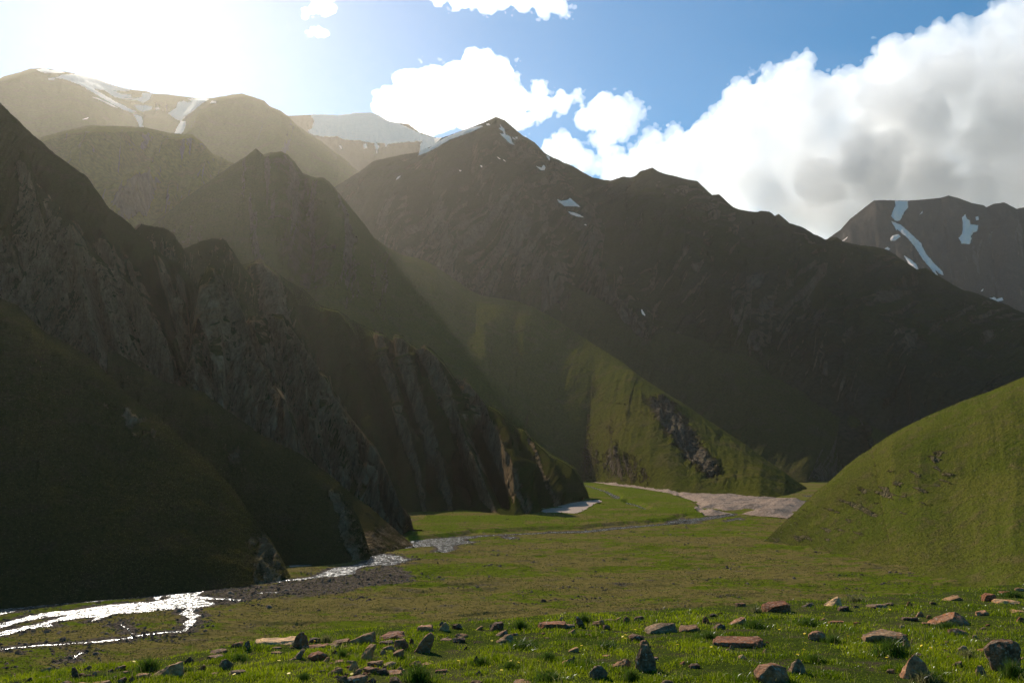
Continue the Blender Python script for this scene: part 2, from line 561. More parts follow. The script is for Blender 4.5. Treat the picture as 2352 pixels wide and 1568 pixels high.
S7 = [(200, 620, 1850), (344, 522, 2080), (417, 463, 2230), (487, 414, 2380), (543, 375, 2500), (570, 358, 2560), (588, 343, 2580), (605, 358), (619, 353, 2590), (647, 350, 2600), (661, 358), (678, 376, 2580), (695, 400, 2560), (723, 410, 2540), (744, 410), (758, 421, 2520), (776, 442, 2500), (804, 477, 2500), (838, 517, 2540), (858, 546, 2590), (890, 569, 2760), (925, 588, 2880), (959, 595, 2920), (987, 605, 2930), (1019, 626, 2920), (1053, 647, 2910), (1095, 670, 2890), (1137, 682, 2870), (1189, 690, 2810), (1224, 706, 2590), (1279, 736, 2440), (1314, 760, 2330), (1366, 793, 2190), (1429, 832, 2030), (1471, 866, 1930), (1523, 899, 1780), (1579, 934, 1700), (1652, 983, 1600), (1705, 1017, 1520), (1763, 1059, 1440), (1827, 1102, 1350), (1852, 1119, 1320)]


def s7_bulge(X, Y, V):
    # rock towers under the summit; grassy rib running down from the (1189,690) knoll; hollow right of it
    t = 0
    for (x0, w, a) in ((635, 26, 42), (588, 18, 22), (745, 22, 34), (690, 17, -26), (800, 22, -20)):
        t = t + a * np.exp(-((X - x0 - .12 * (Y - 420)) / w) ** 2) * sst(330, 380, Y) * sst(760, 560, Y)
    knoll = 24 * np.exp(-((X - 1175 + .62 * (Y - 700)) / 62.0) ** 2) * sst(660, 720, Y) * sst(1080, 850, Y)
    hollow = -30 * np.exp(-((X - 1275 + .15 * (Y - 780)) / 75.0) ** 2) * sst(690, 780, Y) * sst(1100, 980, Y)
    rib = 22 * np.exp(-((X - 1440 - .1 * (Y - 900)) / 70.0) ** 2) * sst(820, 900, Y)
    return (t + knoll + hollow + rib) * sst(0, .12, 1 - V)


def s7_rock(X, Y, V):
    r = -.5
    r = r + .9 * np.exp(-((X - 690 - .15 * (Y - 450)) / 110.0) ** 2) * sst(335, 370, Y) * sst(760, 640, Y)
    r = r + 1.35 * np.exp(-((X - 1530 - .75 * (Y - 950)) / 50.0) ** 2) * sst(880, 930, Y) * sst(1130, 1060, Y)
    return r


loft('ridge', 'ridge', S7, [(120, 700, 2350), (230, 750, 2200), (330, 800, 1850), (430, 850, 1550), (700, 950, 1300), (950, 1060, 1270), (1200, 1098, 1420), (1340, 1106), (1450, 1120), (1548, 1134), (1688, 1139), (1743, 1146), (1800, 1138), (1853, 1121)], M_mid, 1000, 420,
     rib=(150, 12), rib2=(60, 4), detail=(60, 3), back=.55, seed=27, skirt=12, jag=6, shoulder=.05, prof=1.05, bulge=s7_bulge, rockb=s7_rock, crag=(30, 13), rockth=(.5, .7), streak=(30, .25), rough=(17, 2.4))
def fins(lst, amp, gap=-.6):
    def f(X, Y, V):
        t = 0
        for (x0, y0, k, w) in lst:
            u = X - x0 - k * (Y - y0)
            t = t + amp * (np.exp(-(u / w) ** 2) + gap * np.exp(-((u - 1.9 * w) / w) ** 2))
        return t * sst(0, .1, 1 - V)
    return f


S6 = [(480, 700, 1290), (530, 640, 1275), (556, 611, 1265), (578, 606), (598, 597, 1250), (619, 614, 1240), (661, 649, 1225), (695, 666, 1215), (737, 706, 1200), (776, 715, 1190), (804, 736, 1180), (862, 764, 1150), (880, 769), (902, 783), (907, 771), (925, 774, 1120), (939, 788), (963, 804), (975, 795), (991, 806, 1090), (1019, 833), (1039, 861), (1054, 882), (1062, 896), (1067, 872), (1078, 879, 1055), (1099, 906), (1120, 931), (1140, 941), (1165, 962, 1030), (1186, 983), (1203, 987), (1220, 1007), (1262, 1042, 995), (1298, 1062), (1319, 1075), (1332, 1095), (1347, 1127, 965), (1353, 1146, 958)]


def s6_bulge(X, Y, V):
    t = 0
    # slanting rock ribs under each tooth of the crest
    for (x0, y0, k, w, a) in ((600, 610, .2, 20, 24), (867, 770, .27, 9, 20), (912, 772, .31, 11, 32), (973, 797, .43, 15, 36), (1068, 874, .47, 15, 34), (890, 780, .29, 8, -16), (943, 800, .38, 9, -22), (1020, 850, .45, 12, -24), (1130, 945, .42, 9, 12), (1110, 930, .45, 9, -14), (1215, 1005, .4, 12, 14), (1180, 985, .4, 10, -10), (1290, 1065, .35, 9, 9), (760, 720, .3, 16, 16), (690, 680, .25, 14, -16), (820, 750, .28, 12, -12)):
        t = t + a * np.exp(-((X - x0 - k * (Y - y0)) / w) ** 2)
    return t * sst(0, .1, 1 - V) * sst(.0, .25, V)


def s6_rock(X, Y, V):
    r = -.75
    for (x0, y0, k, w) in ((867, 770, .27, 9), (912, 772, .31, 12), (973, 797, .43, 15), (1068, 874, .47, 15), (600, 610, .2, 26), (1215, 1005, .4, 9), (650, 700, .25, 16)):
        r = r + 1.5 * np.exp(-((X - x0 - k * (Y - y0)) / w) ** 2)
    return np.clip(r, -.75, .8)


loft('toothed', 'rocky_spur', S6, [(480, 800, 1000), (600, 900, 900), (750, 1040, 830), (900, 1180, 760), (1033, 1170), (1100, 1182), (1179, 1195), (1230, 1188), (1320, 1160), (1354, 1149)], M_crag, 1000, 380,
     rib=(46, 6), rib2=(17, 2), detail=(22, 2.0), back=.8, seed=31, skirt=8, jag=7, bulge=s6_bulge, rockb=s6_rock, crag=(9, 4.6), rockth=(.46, .62), prof=1.12, shoulder=.03, shift=-.15, ribrock=.22)

S4b = [(360, 620, 1130), (400, 585, 1110), (430, 572, 1105), (470, 557, 1100), (505, 551, 1095), (511, 549, 1090), (522, 559, 1085), (536, 583, 1070), (556, 611, 1050), (590, 660, 1030)]
loft('crag', 'crag', S4b, [(360, 800, 850), (430, 850, 830), (520, 860, 830), (590, 860, 840)], M_crag, 260, 200,
     rib=(30, 7), rib2=(12, 3), detail=(16, 2), back=.9, seed=35, skirt=60, jag=8, crag=(8, 4.4), rockth=(.4, .56))

S4 = [(260, 560, 985), (300, 535, 970), (313, 525), (323, 517, 950), (345, 522), (369, 527, 935), (385, 533), (400, 544, 920), (417, 569, 905), (438, 614, 890), (455, 660, 870), (472, 720, 850), (480, 780, 830)]
loft('crag2', 'crag', S4, [(260, 800, 760), (350, 850, 740), (440, 880, 730), (490, 880, 740)], M_crag, 260, 200,
     rib=(26, 6), rib2=(10, 2.5), detail=(14, 1.8), back=.9, seed=37, skirt=60, jag=8, crag=(7, 4), rockth=(.4, .56))

S5b = [(540, 800, 815), (560, 760, 810), (574, 733, 800), (598, 733, 795), (626, 724, 790), (651, 729, 785), (668, 750, 775), (689, 781, 765), (717, 823, 750), (734, 851, 740), (755, 868, 730), (765, 899, 720), (796, 945, 705), (807, 959, 695), (838, 997, 675), (862, 1024, 658), (880, 1060, 640), (904, 1116, 605), (921, 1158, 585), (942, 1186, 572), (949, 1210, 568), (950, 1222, 567)]
loft('slab', 'rocky_spur', S5b, [(540, 950, 680), (640, 1040, 640), (740, 1120, 590), (820, 1180, 560), (900, 1224, 555), (930, 1228), (950, 1226)], M_crag, 640, 320,
     rib=(32, 11), rib2=(12, 4), detail=(16, 1.8), back=.9, seed=41, skirt=8, jag=6, crag=(7, 4.0), rockth=(.36, .54), shift=-.1, ribrock=.22, bulge=fins(((600, 740, .22, 8), (640, 735, .3, 9), (690, 790, .45, 10), (740, 860, .5, 9), (790, 950, .5, 10), (850, 1020, .5, 9), (575, 760, .15, 7)), 12))

S5 = [(425, 860, 665), (442, 805, 690), (447, 743, 705), (457, 690, 720), (459, 648, 735), (473, 628, 745), (478, 612, 750), (495, 616, 750), (508, 631, 748), (522, 663, 740), (546, 701, 730), (570, 757, 715), (591, 805, 700), (612, 840, 690), (626, 878, 675), (654, 902, 660), (671, 951, 645), (695, 1010, 625), (713, 1052, 610), (760, 1110, 570), (790, 1150, 545)]
loft('pinnacle', 'rocky_spur', S5, [(425, 900, 600), (450, 930, 595), (500, 950, 588), (560, 1000, 575), (640, 1050, 562), (713, 1085, 548), (770, 1140, 530), (791, 1156, 532)], M_crag, 620, 320,
     rib=(24, 9), rib2=(9, 3.4), detail=(14, 1.8), back=.9, seed=43, skirt=30, jag=7, crag=(6, 4.0), rockth=(.30, .48), shift=-.12, ribrock=.22, bulge=fins(((485, 630, .1, 10), (520, 690, .32, 11), (570, 780, .4, 12), (620, 900, .42, 12), (470, 800, .1, 9), (540, 860, .3, 12), (680, 1010, .4, 10)), 10))

S3 = [(-500, -260, 1250), (-300, -60, 1050), (-100, 150, 930), (0, 240, 900), (60, 300, 885), (130, 360, 870), (200, 410, 855), (250, 480, 840), (299, 517, 825), (348, 569, 800), (376, 590, 785), (417, 609, 770), (430, 632, 760), (455, 659, 745), (456, 720, 720), (446, 805, 680), (442, 880, 640)]


def s3_rock(X, Y, V):
    r = -1.0
    for (x0, y0, k, w, y1, y2) in S3_FINS:
        r = r + 1.5 * np.exp(-((X - x0 - k * (Y - y0)) / (w * 1.1)) ** 2) * sst(y1 - 20, y1 + 10, Y) * sst(y2 + 60, y2 - 20, Y)
    return np.clip(r, -1.0, .6)


S3_FINS = ((112, 560, -.28, 13, 500, 690), (30, 620, .35, 15, 560, 840), (150, 740, .25, 26, 660, 860), (195, 600, .35, 13, 520, 760), (260, 620, .42, 20, 560, 860), (330, 690, .38, 16, 600, 900), (380, 640, .3, 10, 590, 820), (60, 420, .3, 12, 380, 560), (420, 700, .1, 9, 640, 860))


def s3_bulge(X, Y, V):
    t = 0
    for (x0, y0, k, w, y1, y2) in S3_FINS:
        u = X - x0 - k * (Y - y0)
        t = t + (21 * np.exp(-(u / w) ** 2) - 13 * np.exp(-((u - 1.9 * w) / w) ** 2)) * sst(y1 - 20, y1 + 40, Y) * sst(y2 + 60, y2 - 20, Y)
    return t * sst(0, .12, 1 - V)


loft('wall', 'mountain', S3, [(-500, 1150, 520), (-300, 1050, 560), (0, 1010, 590), (150, 1000, 605), (300, 960, 620), (420, 930, 625), (446, 910, 625)], M_crag, 760, 420,
     rib=(48, 17), rib2=(18, 5), detail=(20, 2.2), back=.7, seed=47, skirt=30, jag=5, crag=(9, 4.6), rockth=(.44, .60), rockb=s3_rock, bulge=s3_bulge, shift=-.2, ribrock=.15)

S3b = [(60, 400, 790), (100, 440, 775), (174, 523, 745), (216, 579, 720), (240, 607, 712), (313, 662, 690), (348, 725, 670), (382, 782, 655), (396, 829, 640), (402, 900, 618), (390, 965, 598)]
loft('rib', 'rocky_spur', S3b, [(-60, 900, 600), (60, 930, 590), (180, 960, 585), (290, 975, 585), (370, 985, 585), (391, 985, 588)], M_crag, 480, 320,
     rib=(26, 10), rib2=(10, 3.6), detail=(15, 1.8), back=.8, seed=51, skirt=30, jag=5, crag=(6.5, 4.0), rockth=(.42, .58), shift=-.15, ribrock=.26, bulge=fins(((180, 540, .2, 10), (240, 620, .35, 12), (310, 680, .45, 12), (350, 780, .4, 12), (210, 700, .2, 12), (280, 820, .3, 13)), 11))

S2 = [(250, 800, 570), (330, 850, 545), (380, 880, 548), (470, 905, 533), (520, 945, 521), (600, 1000, 503), (690, 1045, 489), (740, 1080, 480), (780, 1110, 471), (810, 1160, 463), (835, 1220, 456), (848, 1268, 451), (850, 1280, 450)]


def s2_rock(X, Y, V):
    return -.75 + 1.3 * fbm(np.stack([X / 24, Y / 34, 0 * X], -1).reshape(-1, 3), 4, 73).reshape(X.shape) + 1.6 * np.exp(-((X - 790 - .3 * (Y - 1200)) / 24.0) ** 2) * sst(1090, 1150, Y) + 1.2 * np.exp(-(((X - 540) / 40.0) ** 2 + ((Y - 1050) / 60.0) ** 2))


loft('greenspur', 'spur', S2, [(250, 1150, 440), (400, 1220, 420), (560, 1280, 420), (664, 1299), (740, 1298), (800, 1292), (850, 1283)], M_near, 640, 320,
     rib=(34, 3.2), rib2=(11, .7), detail=(12, 1.0), back=.8, seed=55, skirt=8, jag=2.6, shoulder=.0, rockb=s2_rock, crag=(5, 2.4), rockth=(.42, .6), rough=(5, .8))

SCR = [(740, 1085, 520), (770, 1100, 520), (811, 1137, 519), (850, 1165, 518), (890, 1200, 516), (925, 1230, 514), (948, 1249, 502)]
loft('scree', 'scree_slope', SCR, [(700, 1290, 440), (780, 1290, 450), (848, 1277), (900, 1266), (930, 1257), (949, 1251)], M_near, 220, 120,
     rib=(20, 1), detail=(6, .8), back=.7, seed=57, skirt=6, rockth=(.9, 1.2), rockb=lambda X, Y, V: .55 * sst(1190, 1230, Y + .3 * (X - 850)))

S1 = [(-420, 420, 620), (-150, 590, 550), (0, 688, 512), (40, 705), (70, 735), (100, 765), (170, 800), (210, 825, 474), (265, 880), (300, 915), (370, 965, 447), (430, 1020), (480, 1060), (540, 1130, 419), (580, 1185), (620, 1240, 400), (650, 1290), (662, 1316, 385), (665, 1324, 382)]


def s1_rock(X, Y, V):
    n = fbm(np.stack([X / 26, Y / 34, 0 * X], -1).reshape(-1, 3), 4, 71).reshape(X.shape)
    r = -.75 + 1.3 * n + 1.7 * np.exp(-((X - 605 - .25 * (Y - 1250)) / 46.0) ** 2) * sst(1180, 1260, Y)
    r = r + 1.35 * np.exp(-(((X - 300 - .8 * (Y - 960)) / 60.0) ** 2 + ((Y - 960) / 60.0) ** 2))
    return r


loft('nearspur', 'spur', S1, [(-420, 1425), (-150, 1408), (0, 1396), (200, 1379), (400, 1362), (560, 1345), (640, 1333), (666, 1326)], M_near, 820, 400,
     rib=(42, 4.2), rib2=(14, .9), detail=(14, 1.4), back=.75, seed=61, skirt=6, jag=2.6, shoulder=.0, rockb=s1_rock, crag=(4.5, 2.4), rockth=(.42, .6), rough=(5, .9))

HR = L3([(560, 640, 546), (620, 610, 548), (700, 530, 552), (760, 480), (860, 380), (930, 310, 560), (1000, 260), (1130, 140), (1220, 70), (1340, 0, 560)]) + R6([(1300, 1470), (1430, 1385), (1550, 1320), (1700, 1250, 555), (1900, 1165), (2100, 1095), (2311, 1005, 540)]) + [(2500, 815, 530), (2800, 740, 500), (3300, 640, 450)]


def hill_rock(X, Y, V):
    n = fbm(np.stack([X / 60 + Y / 90, Y / 16 - X / 40, 0 * X], -1).reshape(-1, 3), 4, 77).reshape(X.shape)
    d = 1.35 * sst(.02, .30, n) * np.exp(-((Y - 1185 + .45 * (X - 1950)) / 110.0) ** 2) * sst(2330, 2150, X)
    return -.5 + d + .9 * np.exp(-(((X - 2150) / 22.0) ** 2 + ((Y - 1058 + .25 * (X - 2150)) / 7.0) ** 2))


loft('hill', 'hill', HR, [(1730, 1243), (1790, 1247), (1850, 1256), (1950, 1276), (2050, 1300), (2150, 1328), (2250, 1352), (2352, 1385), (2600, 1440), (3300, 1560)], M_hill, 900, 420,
     rib=(55, 3.6), rib2=(14, .5), detail=(3.0, .35), rough=(1.4, .3), jag=1.2, back=.35, seed=65, skirt=5, shoulder=.14, prof=1.3, rockb=hill_rock, rockth=(.6, .9), crag=(3.5, .8))

# ------------------------------------------------------------------ valley floor
WATER = [
    L1([(-90, 1258), (0, 1225), (160, 1190), (300, 1160), (480, 1110), (600, 1085), (800, 1055), (1000, 1030), (1150, 1000), (1240, 985), (1330, 990), (1400, 1000), (1600, 1013), (1595, 1022), (1410, 1010), (1340, 1015), (1425, 1040), (1380, 1058), (1290, 1065), (1200, 1072), (1080, 1080), (900, 1100), (760, 1105), (690, 1130), (600, 1157), (640, 1130), (560, 1130), (430, 1150), (360, 1160), (320, 1172), (360, 1187), (250, 1195), (120, 1225), (40, 1245), (-90, 1275)]),
    L1([(-90, 1095), (60, 1070), (200, 1048), (420, 1030), (640, 1010), (760, 1000), (900, 985), (1000, 965), (1100, 955), (1250, 945), (1400, 933), (1530, 918), (1640, 905), (1640, 912), (1500, 935), (1420, 946), (1340, 962), (1300, 988), (1200, 992), (1130, 1002), (1080, 985), (1030, 1022), (1025, 1015), (1000, 990), (900, 1000), (700, 1020), (500, 1038), (300, 1060), (150, 1075), (60, 1100), (-90, 1130)]),
    L1([(-90, 1205), (0, 1175), (150, 1130), (330, 1095), (480, 1085), (700, 1050), (1020, 1025), (1000, 1030), (800, 1055), (600, 1085), (480, 1110), (300, 1130), (150, 1160), (0, 1200), (-90, 1225)]),
    L1([(1240, 1070), (1300, 1068), (1272, 1100), (1330, 1120), (1292, 1130), (1290, 1160), (1265, 1190), (1225, 1222), (1192, 1222), (1230, 1195), (1206, 1172), (1255, 1142), (1230, 1125), (1180, 1110), (1212, 1088)]),
    L2([(-170, 868), (-20, 805), (100, 790), (190, 770), (215, 745), (215, 690), (330, 675), (500, 665), (480, 640), (480, 628), (620, 615), (760, 605), (870, 598), (920, 600), (880, 612), (830, 618), (840, 628), (920, 635), (850, 645), (800, 650), (760, 665), (770, 690), (690, 712), (640, 702), (670, 680), (640, 662), (500, 670), (300, 690), (270, 705), (290, 715), (420, 725), (440, 745), (500, 745), (440, 767), (370, 785), (330, 792), (280, 785), (240, 792), (170, 797), (120, 820), (120, 842), (0, 862)]),
    L3([(-40, 505), (0, 495), (60, 494), (130, 500), (170, 510), (110, 516), (40, 514), (-40, 520)]),
]


def ribbon(pts, w):
    """closed outline around a centre line (reference px), w = vertical width"""
    P = np.array([p[:2] for p in pts], float)
    n = len(P)
    w = np.interp(np.arange(n), np.linspace(0, n - 1, len(w)), w) if hasattr(w, '__len__') else np.full(n, w)
    d = np.gradient(P, axis=0)
    d /= np.linalg.norm(d, axis=1, keepdims=True)
    nrm = np.stack([-d[:, 1], d[:, 0]], -1)
    return [tuple(q) for q in P + nrm * w[:, None] / 2] + [tuple(q) for q in (P - nrm * w[:, None] / 2)[::-1]]


for pts, w in (
    (L1([(1200, 1222), (1100, 1229), (950, 1245), (880, 1257), (840, 1272), (730, 1280), (640, 1290), (470, 1301), (380, 1308), (250, 1315), (130, 1325), (0, 1340), (-90, 1350)]), (2.2, 3, 4.6, 3.5, 2.4, 2.2, 2.8, 3.2)),
    (L1([(550, 1360), (520, 1372), (495, 1388), (475, 1412)]), (2.6, 3, 2)),
    (L1([(795, 1155), (800, 1180), (845, 1205), (862, 1230), (885, 1242)]), (1, 2, 1.6)),
    (L2([(900, 600), (1000, 593), (1100, 588), (1200, 584), (1300, 580), (1400, 573), (1550, 571), (1620, 569), (1700, 561), (1850, 545), (2000, 532), (2200, 517), (2320, 503)]), (2, 2, 1.6, 2, 3, 4.2, 3.4, 2.2, 3)),
    (L2([(1095, 603), (1140, 610), (1170, 606)]), (2, 5, 3)),
    (L1([(1480, 927), (1640, 907), (1800, 897), (1900, 887), (2000, 878), (2090, 866)]), (3, 3.4, 2.6, 3, 3.6)),
    (L1([(1700, 972), (1760, 966), (1830, 968), (1880, 964)]), (1, 1.6, 1)),
    (L3([(40, 478), (30, 490), (90, 496), (200, 483), (300, 468), (395, 453)]), (3, 5, 7, 6, 4)),
    (L3([(345, 498), (420, 482), (450, 488), (440, 478)]), (2, 3, 2)),
    (L2([(1622, 262), (1700, 285), (1780, 310), (1822, 335), (1852, 347), (1840, 360)]), (2.5, 4, 6, 10, 9)),
    (L2([(1900, 378), (1960, 398), (1990, 405), (2060, 435)]), (3, 7, 5, 2)),
    (L3([(740, 365), (800, 368), (850, 370), (890, 368)]), (1.5, 3, 4, 4)),
    (L3([(860, 334), (930, 331)]), (2, 2)),
):
    WATER.append(ribbon(pts, w))

FAN = L2([(470, 650), (600, 618), (760, 602), (840, 588), (900, 570), (950, 577), (1050, 572), (1200, 563), (1400, 554), (1600, 552), (1750, 535), (1900, 522), (2060, 510), (2200, 498), (2270, 480), (2300, 462)]) + L3([(80, 462), (200, 465), (150, 440), (170, 405), (110, 372), (40, 345)]) + L2([(2200, 320), (1900, 280), (1640, 240), (1500, 300), (1000, 380), (600, 480), (420, 560)])
GRAVEL = L1([(1300, 1000), (1400, 950), (1600, 925), (1900, 905), (2060, 880), (2308, 850)]) + L2([(120, 840), (330, 790), (420, 800), (470, 830), (500, 900), (250, 930), (80, 975), (-60, 985)]) + L1([(1900, 1000), (1500, 1045), (1330, 1050)])


def to_floor(poly):
    return on_floor(np.array([p[0] for p in poly]), np.array([p[1] for p in poly]))


WATER_XY = [to_floor(p)[:, :2] for p in WATER]
FAN_XY = to_floor(FAN)[:, :2]
GRAVEL_XY = to_floor(GRAVEL)[:, :2]

HF = LOFTS['hill']['A'][:, LOFTS['hill']['ns']]     # foot of the sunny hill: the floor rises towards it


def floor_height(x, y, fine=True):
    sh = x.shape
    x = x.ravel(); y = y.ravel()
    z = floor_base(x, y)
    p = np.stack([x, y, 0 * x], -1)
    sd = poly_sdf(x, y, FAN_XY) + 6 * fbm(p / 25, 3, 90)
    z = z + 2.3 * sst(-.6, 2.2, sd) + 1.2 * sst(0, 120, sd)
    if fine:
        z = z + .55 * fbm(p * np.array([1, .8, 1]) / 55, 4, 91) + .38 * fbm(p / 6, 3, 92) + .30 * np.maximum(fbm(p / 1.9, 2, 93), -.1)
        # old terrace edges: low dark steps that run along the valley
        st = fbm(p * np.array([.4, 1, 1]) / 60 + 9, 5, 94)
        z = z + .8 * (sst(.02, .05, st) + sst(.22, .25, st) + sst(-.22, -.19, st) - 1.2) * sst(-.1, .3, fbm(p / 30, 2, 97))
        wd = np.full(x.shape, -1e9)
        for w in WATER_XY:
            k = (x > w[:, 0].min() - 25) & (x < w[:, 0].max() + 25) & (y > w[:, 1].min() - 25) & (y < w[:, 1].max() + 25)
            if k.any():
                wd[k] = np.maximum(wd[k], poly_sdf(x[k], y[k], w))
        near = sst(-6, -.5, wd)
        base = floor_base(x, y)
        z = z * (1 - near) + near * (base - .35 + .22 * fbm(p / 4, 3, 96) + np.where(wd > 0, -.05, .25))
        return z.reshape(sh), wd.reshape(sh)
    return z.reshape(sh)


def build_floor():
    nx, ny = 900, 620
    # rows spaced evenly as seen from the terrace, columns fan out
    b = np.linspace(.40, .0205, ny)
    yy = 50.0 / b
    yy = np.concatenate([yy, np.linspace(yy[-1] * 1.03, 3400, 14)])
    a = np.linspace(-1.05, 1.05, nx)
    X = a[:, None] * (yy[None] + 60)
    Y = np.repeat(yy[None], nx, 0)
    Z, wd = floor_height(X, Y)
    p = np.stack([X.ravel(), Y.ravel(), 0 * X.ravel()], -1)
    gv = poly_sdf(X.ravel(), Y.ravel(), GRAVEL_XY)
    gv = sst(-6, 8, gv + 10 * fbm(p / 14, 3, 101))
    gw = sst(-5, -1, wd.ravel() + 5 * fbm(p / 8, 3, 103)) * .8
    fan = sst(-2, 4, poly_sdf(X.ravel(), Y.ravel(), FAN_XY))
    mid = sst(0, .35, fbm(p * np.array([.45, 1, 1]) / 38, 4, 105) + .1)
    rock = np.maximum(np.maximum(gv, gw) * (1 - .6 * fan), 0)
    o = make_mesh('valley_floor', np.stack([X, Y, Z], -1).reshape(-1, 3), grid_faces(nx, len(yy))[:, ::1], M_floor,
                  {'rock': rock, 'fan': fan, 'dry': mid})
    o['kind'] = 'structure'
    return o


def mat_floor():
    t = NT('meadow')
    p = t.pos()
    fine = t.noise(p, .55, 5, .7)
    clump = t.noise(t.scale(p, (.6, 1, 1)), .16, 5, .62)
    big = t.noise(t.scale(p, (.4, 1, 1)), .022, 5, .6)
    green = t.mix(t.mapr(fine, .35, .65), (.056, .078, .005), (.104, .120, .009))
    dry = t.mix(t.mapr(fine, .35, .65), (.100, .078, .022), (.158, .120, .038))
    gravel = t.mix(t.mapr(fine, .4, .62), (.045, .035, .026), (.125, .095, .07))
    f = t.math('ADD', t.mapr(clump, .36, .64, -.45, .45), t.mapr(big, .38, .6, 0.0, .85))
    f = t.math('ADD', f, t.math('MULTIPLY', t.attr('dry'), .35))
    f = t.math('SUBTRACT', f, t.math('MULTIPLY', t.attr('fan'), .42))
    c = t.mix(t.mapr(f, .25, .65), green, dry)
    dk = t.noise(t.scale(p, (.5, 1, 1)), .33, 4, .7)
    c = t.mix(t.mapr(dk, .56, .66, 0, .65), c, (.036, .030, .012))
    stones = t.noise(t.scale(p, (.6, 1, 1)), .09, 6, .7)
    sf = t.math('MULTIPLY', t.mapr(stones, .56, .66), t.mapr(big, .42, .56))
    sf = t.math('MULTIPLY', sf, t.math('SUBTRACT', 1.0, t.attr('fan')))
    c = t.mix(t.math('MULTIPLY', sf, .8), c, gravel)
    rk = t.mapr(t.math('ADD', t.attr('rock'), t.mapr(fine, .3, .7, -.25, .25)), .4, .6)
    c = t.mix(rk, c, gravel)
    vo = t.n('ShaderNodeTexVoronoi', inp={'Vector': p, 'Scale': .9}).outputs[0]
    b = t.bump(fine, .8, .5)
    b = t.bump(clump, .7, 1.2, b)
    b = t.bump(vo, t.math('MULTIPLY', t.math('MAXIMUM', rk, sf), .8), .5, b)
    t.principled(c, 1.0, b, 0.0)
    return t.m


M_floor = mat_floor()
build_floor()

# the wide base everything stands on
o = make_mesh('ground', [(-14000, -1500, -2.5), (14000, -1500, -2.5), (14000, 14000, -2.5), (-14000, 14000, -2.5)], [(0, 1, 2, 3)], M_far, {'rock': [0] * 4})
o['kind'] = 'structure'


def mat_water():
    t = NT('river_water')
    p = t.pos()
    w1 = t.noise(t.scale(p, (1, .5, 1)), .75, 3, .6, .4)
    w2 = t.noise(p, .28, 3, .6)
    b = t.bump(w1, .9, .6)
    b = t.bump(w2, .6, 1.2, b)
    foam = t.mapr(t.noise(p, .5, 6, .75), .5, .72)
    col = t.mix(foam, (.07, .062, .05), (.22, .20, .18))
    t.principled(col, t.mapr(t.noise(t.scale(p, (1, .6, 1)), .45, 4, .7), .38, .62, .07, .36), b, .5, IOR=1.33)
    return t.m


M_water = mat_water()


def drape_flat(name, poly, mat, step, zfun, edge_noise=0.0, seed=0):
    """a sheet with a ragged outline laid on the valley floor; poly in floor metres"""
    poly = np.asarray(poly)
    x0, y0 = poly.min(0) - 2
    x1, y1 = poly.max(0) + 2
    nx = int(np.clip((x1 - x0) / step, 8, 700))
    ny = int(np.clip((y1 - y0) / step, 8, 700))
    X, Y = np.meshgrid(np.linspace(x0, x1, nx), np.linspace(y0, y1, ny), indexing='ij')
    sd = poly_sdf(X.ravel(), Y.ravel(), poly)
    if edge_noise:
        sd = sd + edge_noise * fbm(np.stack([X.ravel(), Y.ravel(), 0 * X.ravel()], -1) / (edge_noise * 5), 3, seed)
    V = np.stack([X.ravel(), Y.ravel(), zfun(X.ravel(), Y.ravel(), sd)], -1)
    v, f = clip_tris(V, quads_to_tris(grid_faces(nx, ny)), sd)
    if len(f) == 0:
        return None
    return make_mesh(name, v, f, mat)


def quads_to_tris(q):
    return np.concatenate([q[:, [0, 1, 2]], q[:, [0, 2, 3]]])


def clip_tris(V, T, s):
    """keep the part of the triangles where s > 0, cutting cleanly along s = 0"""
    pos = s[T] > 0
    n = pos.sum(1)
    keep = T[n == 3]
    cut = T[(n == 1) | (n == 2)]
    nv = [tuple(p) for p in V[:0]]
    cache, newv, newf = {}, [], []
    base = len(V)

    def mid(i, j):
        k = (i, j) if i < j else (j, i)
        if k not in cache:
            t = s[i] / (s[i] - s[j])
            cache[k] = base + len(newv)
            newv.append(V[i] + (V[j] - V[i]) * t)
        return cache[k]
    for tri in cut:
        tri = list(tri)
        p = [s[i] > 0 for i in tri]
        if sum(p) == 1:
            k = p.index(True)
            a, b, c = tri[k], tri[(k + 1) % 3], tri[(k + 2) % 3]
            newf.append((a, mid(a, b), mid(a, c)))
        else:
            k = p.index(False)
            a, b, c = tri[k], tri[(k + 1) % 3], tri[(k + 2) % 3]
            m1, m2 = mid(a, b), mid(a, c)
            newf.append((m1, b, c))
            newf.append((m1, c, m2))
    allv = np.concatenate([V, np.array(newv).reshape(-1, 3)])
    allf = np.concatenate([keep, np.array(newf, int).reshape(-1, 3)]).astype(int)
    used = np.unique(allf)
    remap = np.full(len(allv), -1)
    remap[used] = np.arange(len(used))
    return allv[used], remap[allf]


def water_z(x, y, sd):
    return floor_base(x, y) - .12 + 0 * sd


for w in WATER_XY:
    dist = np.median(w[:, 1])
    o = drape_flat('river', w, M_water, max(.35, dist / 900), water_z, .5, 3)
    if o:
        o['kind'] = 'structure'
# ------------------------------------------------------------------ snow
def mat_snow(name, c1, c2, s):
    t = NT(name)
    p = t.pos()
    a = t.noise(p, 1 / s, 5, .6)
    b = t.noise(p, 1 / (s * 7), 4, .6)
    col = t.mix(t.mapr(a, .35, .7), c1, c2)
    col = t.mix(t.mapr(b, .5, .7, 0, .5), col, c2)
    t.principled(col, .9, t.bump(a, .6, s * .6), 0.05)
    return t.m


M_snow = mat_snow('old_snow', (.93, .75, .62), (.76, .61, .50), 14.0)
M_dirty = mat_snow('dirty_snow', (.36, .25, .175), (.13, .082, .055), 2.2)
M_dirty2 = mat_snow('dull_snow', (.44, .32, .24), (.29, .205, .155), 1.5)  # snow in a duller, browner tone than the mountain patches


